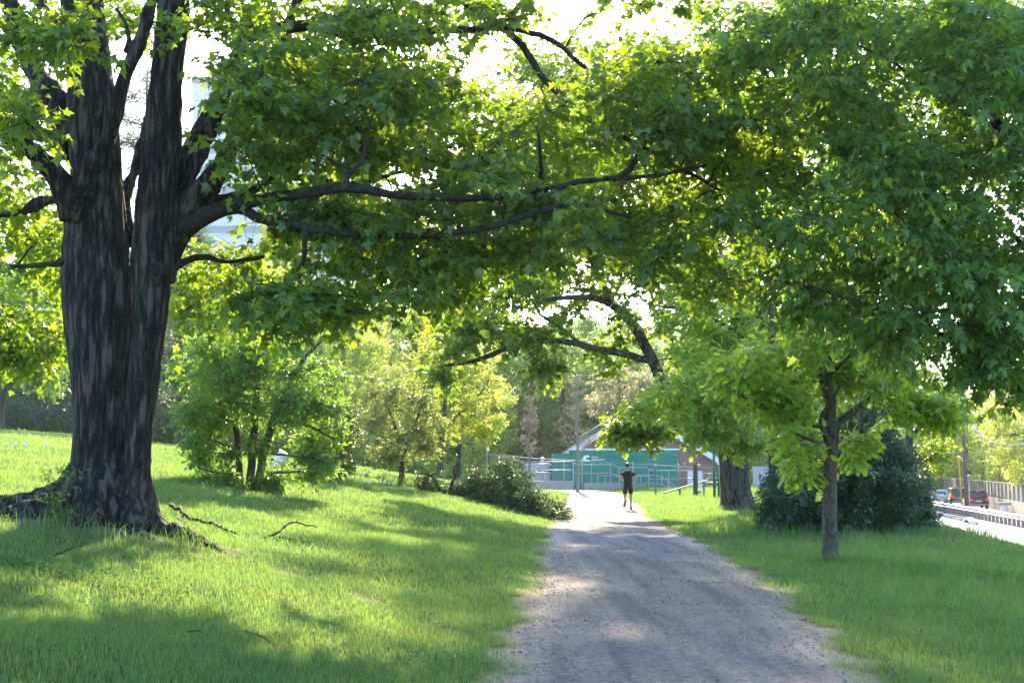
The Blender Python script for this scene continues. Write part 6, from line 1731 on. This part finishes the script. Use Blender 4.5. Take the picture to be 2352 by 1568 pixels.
fallen('forked dead branch standing up from the grass right of the roots', [([gp(590, 1235, .0), gp(632, 1238, .07), gp(655, 1234, .17), gp(672, 1230, .2), gp(705, 1232, .17), gp(728, 1234, .15)], .018), ([gp(650, 1235, .15), gp(668, 1233, .2), gp(690, 1226, .22)], .012), ([gp(640, 1240, .05), gp(700, 1246, .02), gp(745, 1254, .01)], .012)])
fallen('thin dark stick lying in front of the big trunk', [([gp(225, 1204, .03), gp(260, 1200, .05), gp(300, 1188, .06), gp(345, 1178, .06)], .016)])
fallen('thin grey stick lying in the shaded grass at the lower left', [([gp(125, 1292, .07), gp(160, 1282, .09), gp(205, 1266, .1)], .010)])
fallen('short pale stick lying in the shaded foreground grass', [([gp(430, 1462, .04), gp(455, 1463, .05), gp(465, 1466, .04)], .006)])
fallen('long thin dark stick lying in the foreground grass left of the path', [([gp(565, 1460, .04), gp(600, 1475, .05), gp(632, 1493, .04), gp(640, 1492, .05)], .006)])
# sapling shoots on the trunk base
sap = empty('sapling', 'small green sapling shoots growing against the base of the big trunk', 'sapling', (bx + .02 - .35, by - .85, gzf(bx - .35, by - .85)))
t = Tree(np.random.default_rng(91)); t.twigs = True
s0 = Vector(sap.location)
for dx, h in [(-.12, .55), (.05, .62), (.15, .45)]:
    t.limb([s0, s0 + Vector((dx * .6, -.02, h * .5)), s0 + Vector((dx, -.03, h))], [.008, .006, .003], 5, .1)
t.clumps([(s0 + Vector((dx, -.05, h)), .08) for dx, h in [(-.12, .5), (.05, .6), (.12, .42), (-.05, .35), (.08, .25), (-.15, .28), (.0, .15), (.2, .55)]], nspray=5, slen=.14, rmin=.002)
build('stem', t.V, t.F, M['bark_thin'], sap, True)
V, F = t.leaves(T_OVAL, .05, 4); build('foliage', V, F, M['maple2'], sap)
# pale round leaved weeds in the left foreground
n = 260
g0_ = G(60, 1312)
x = g0_.x + RNG.normal(0, .38, n) + RNG.choice([0, 1.0], n, p=[.7, .3]); y = g0_.y + RNG.normal(0, .16, n)
V, F = leaves_geo(np.stack([x, y, gz(x, y) + RNG.uniform(.05, .12, n)], 1), np.stack([RNG.normal(0, 1, n), RNG.normal(0, 1, n), RNG.normal(0, .3, n)], 1), np.stack([RNG.normal(0, .3, n), RNG.normal(0, .3, n), np.ones(n)], 1), RNG.uniform(.04, .07, n), T_OVAL)
M['weed'] = leafmat('pale weed leaves', (.09, .19, .06), (.2, .34, .06), .35, .8, .05)
tag(build('weed_patch', V, F, M['weed'], loc=g0_), 'patch of pale round leaved weeds in the left foreground grass', 'weeds', kind='stuff')
# dandelion clocks on the sunlit lawn
dm = plain('white seed heads', (.85, .85, .82), .7); first = None
for px, py in [(14, 1041), (34, 1041), (54, 1039), (58, 1043), (105, 1040), (846, 1123), (868, 1122), (884, 1122), (893, 1124), (905, 1124), (836, 1121)]:
    g = G(px, py)
    if first is None:
        first = empty('dandelion', 'white dandelion seed head standing in the sunlit lawn', 'dandelion', g, 'dandelion seed heads in the lawn')
        mb = MB(); mb.tube([g, g + Vector((.01, 0, .1)), g + Vector((0, 0, .2))], .005, 5); mb.build('stem', M['grass'], first)
        mb = MB(); h = g + Vector((0, 0, .2)); mb.tube([h - Vector((0, 0, .045)), h - Vector((0, 0, .03)), h, h + Vector((0, 0, .03)), h + Vector((0, 0, .045))], [.01, .025, .036, .025, .01], 9); mb.build('seed_head', dm, first, True)
    else: copy_tree(first, g)

# ------------------------------------------------------------------ haze in the air
hm = bpy.data.materials.new('thin haze'); hm.use_nodes = True
hN = hm.node_tree.nodes; hN.remove(hN['Principled BSDF'])
pv = hN.new('ShaderNodeVolumePrincipled')
pv.inputs['Color'].default_value = (.95, .95, .92, 1); pv.inputs['Density'].default_value = .00016; pv.inputs['Anisotropy'].default_value = .45
hm.node_tree.links.new(pv.outputs['Volume'], hN['Material Output'].inputs['Volume'])
mb = MB(); mb.box((0, 180, 25), (700, 500, 72))
tag(mb.build('haze', hm), kind='stuff')
S.cycles.volume_bounces = 1
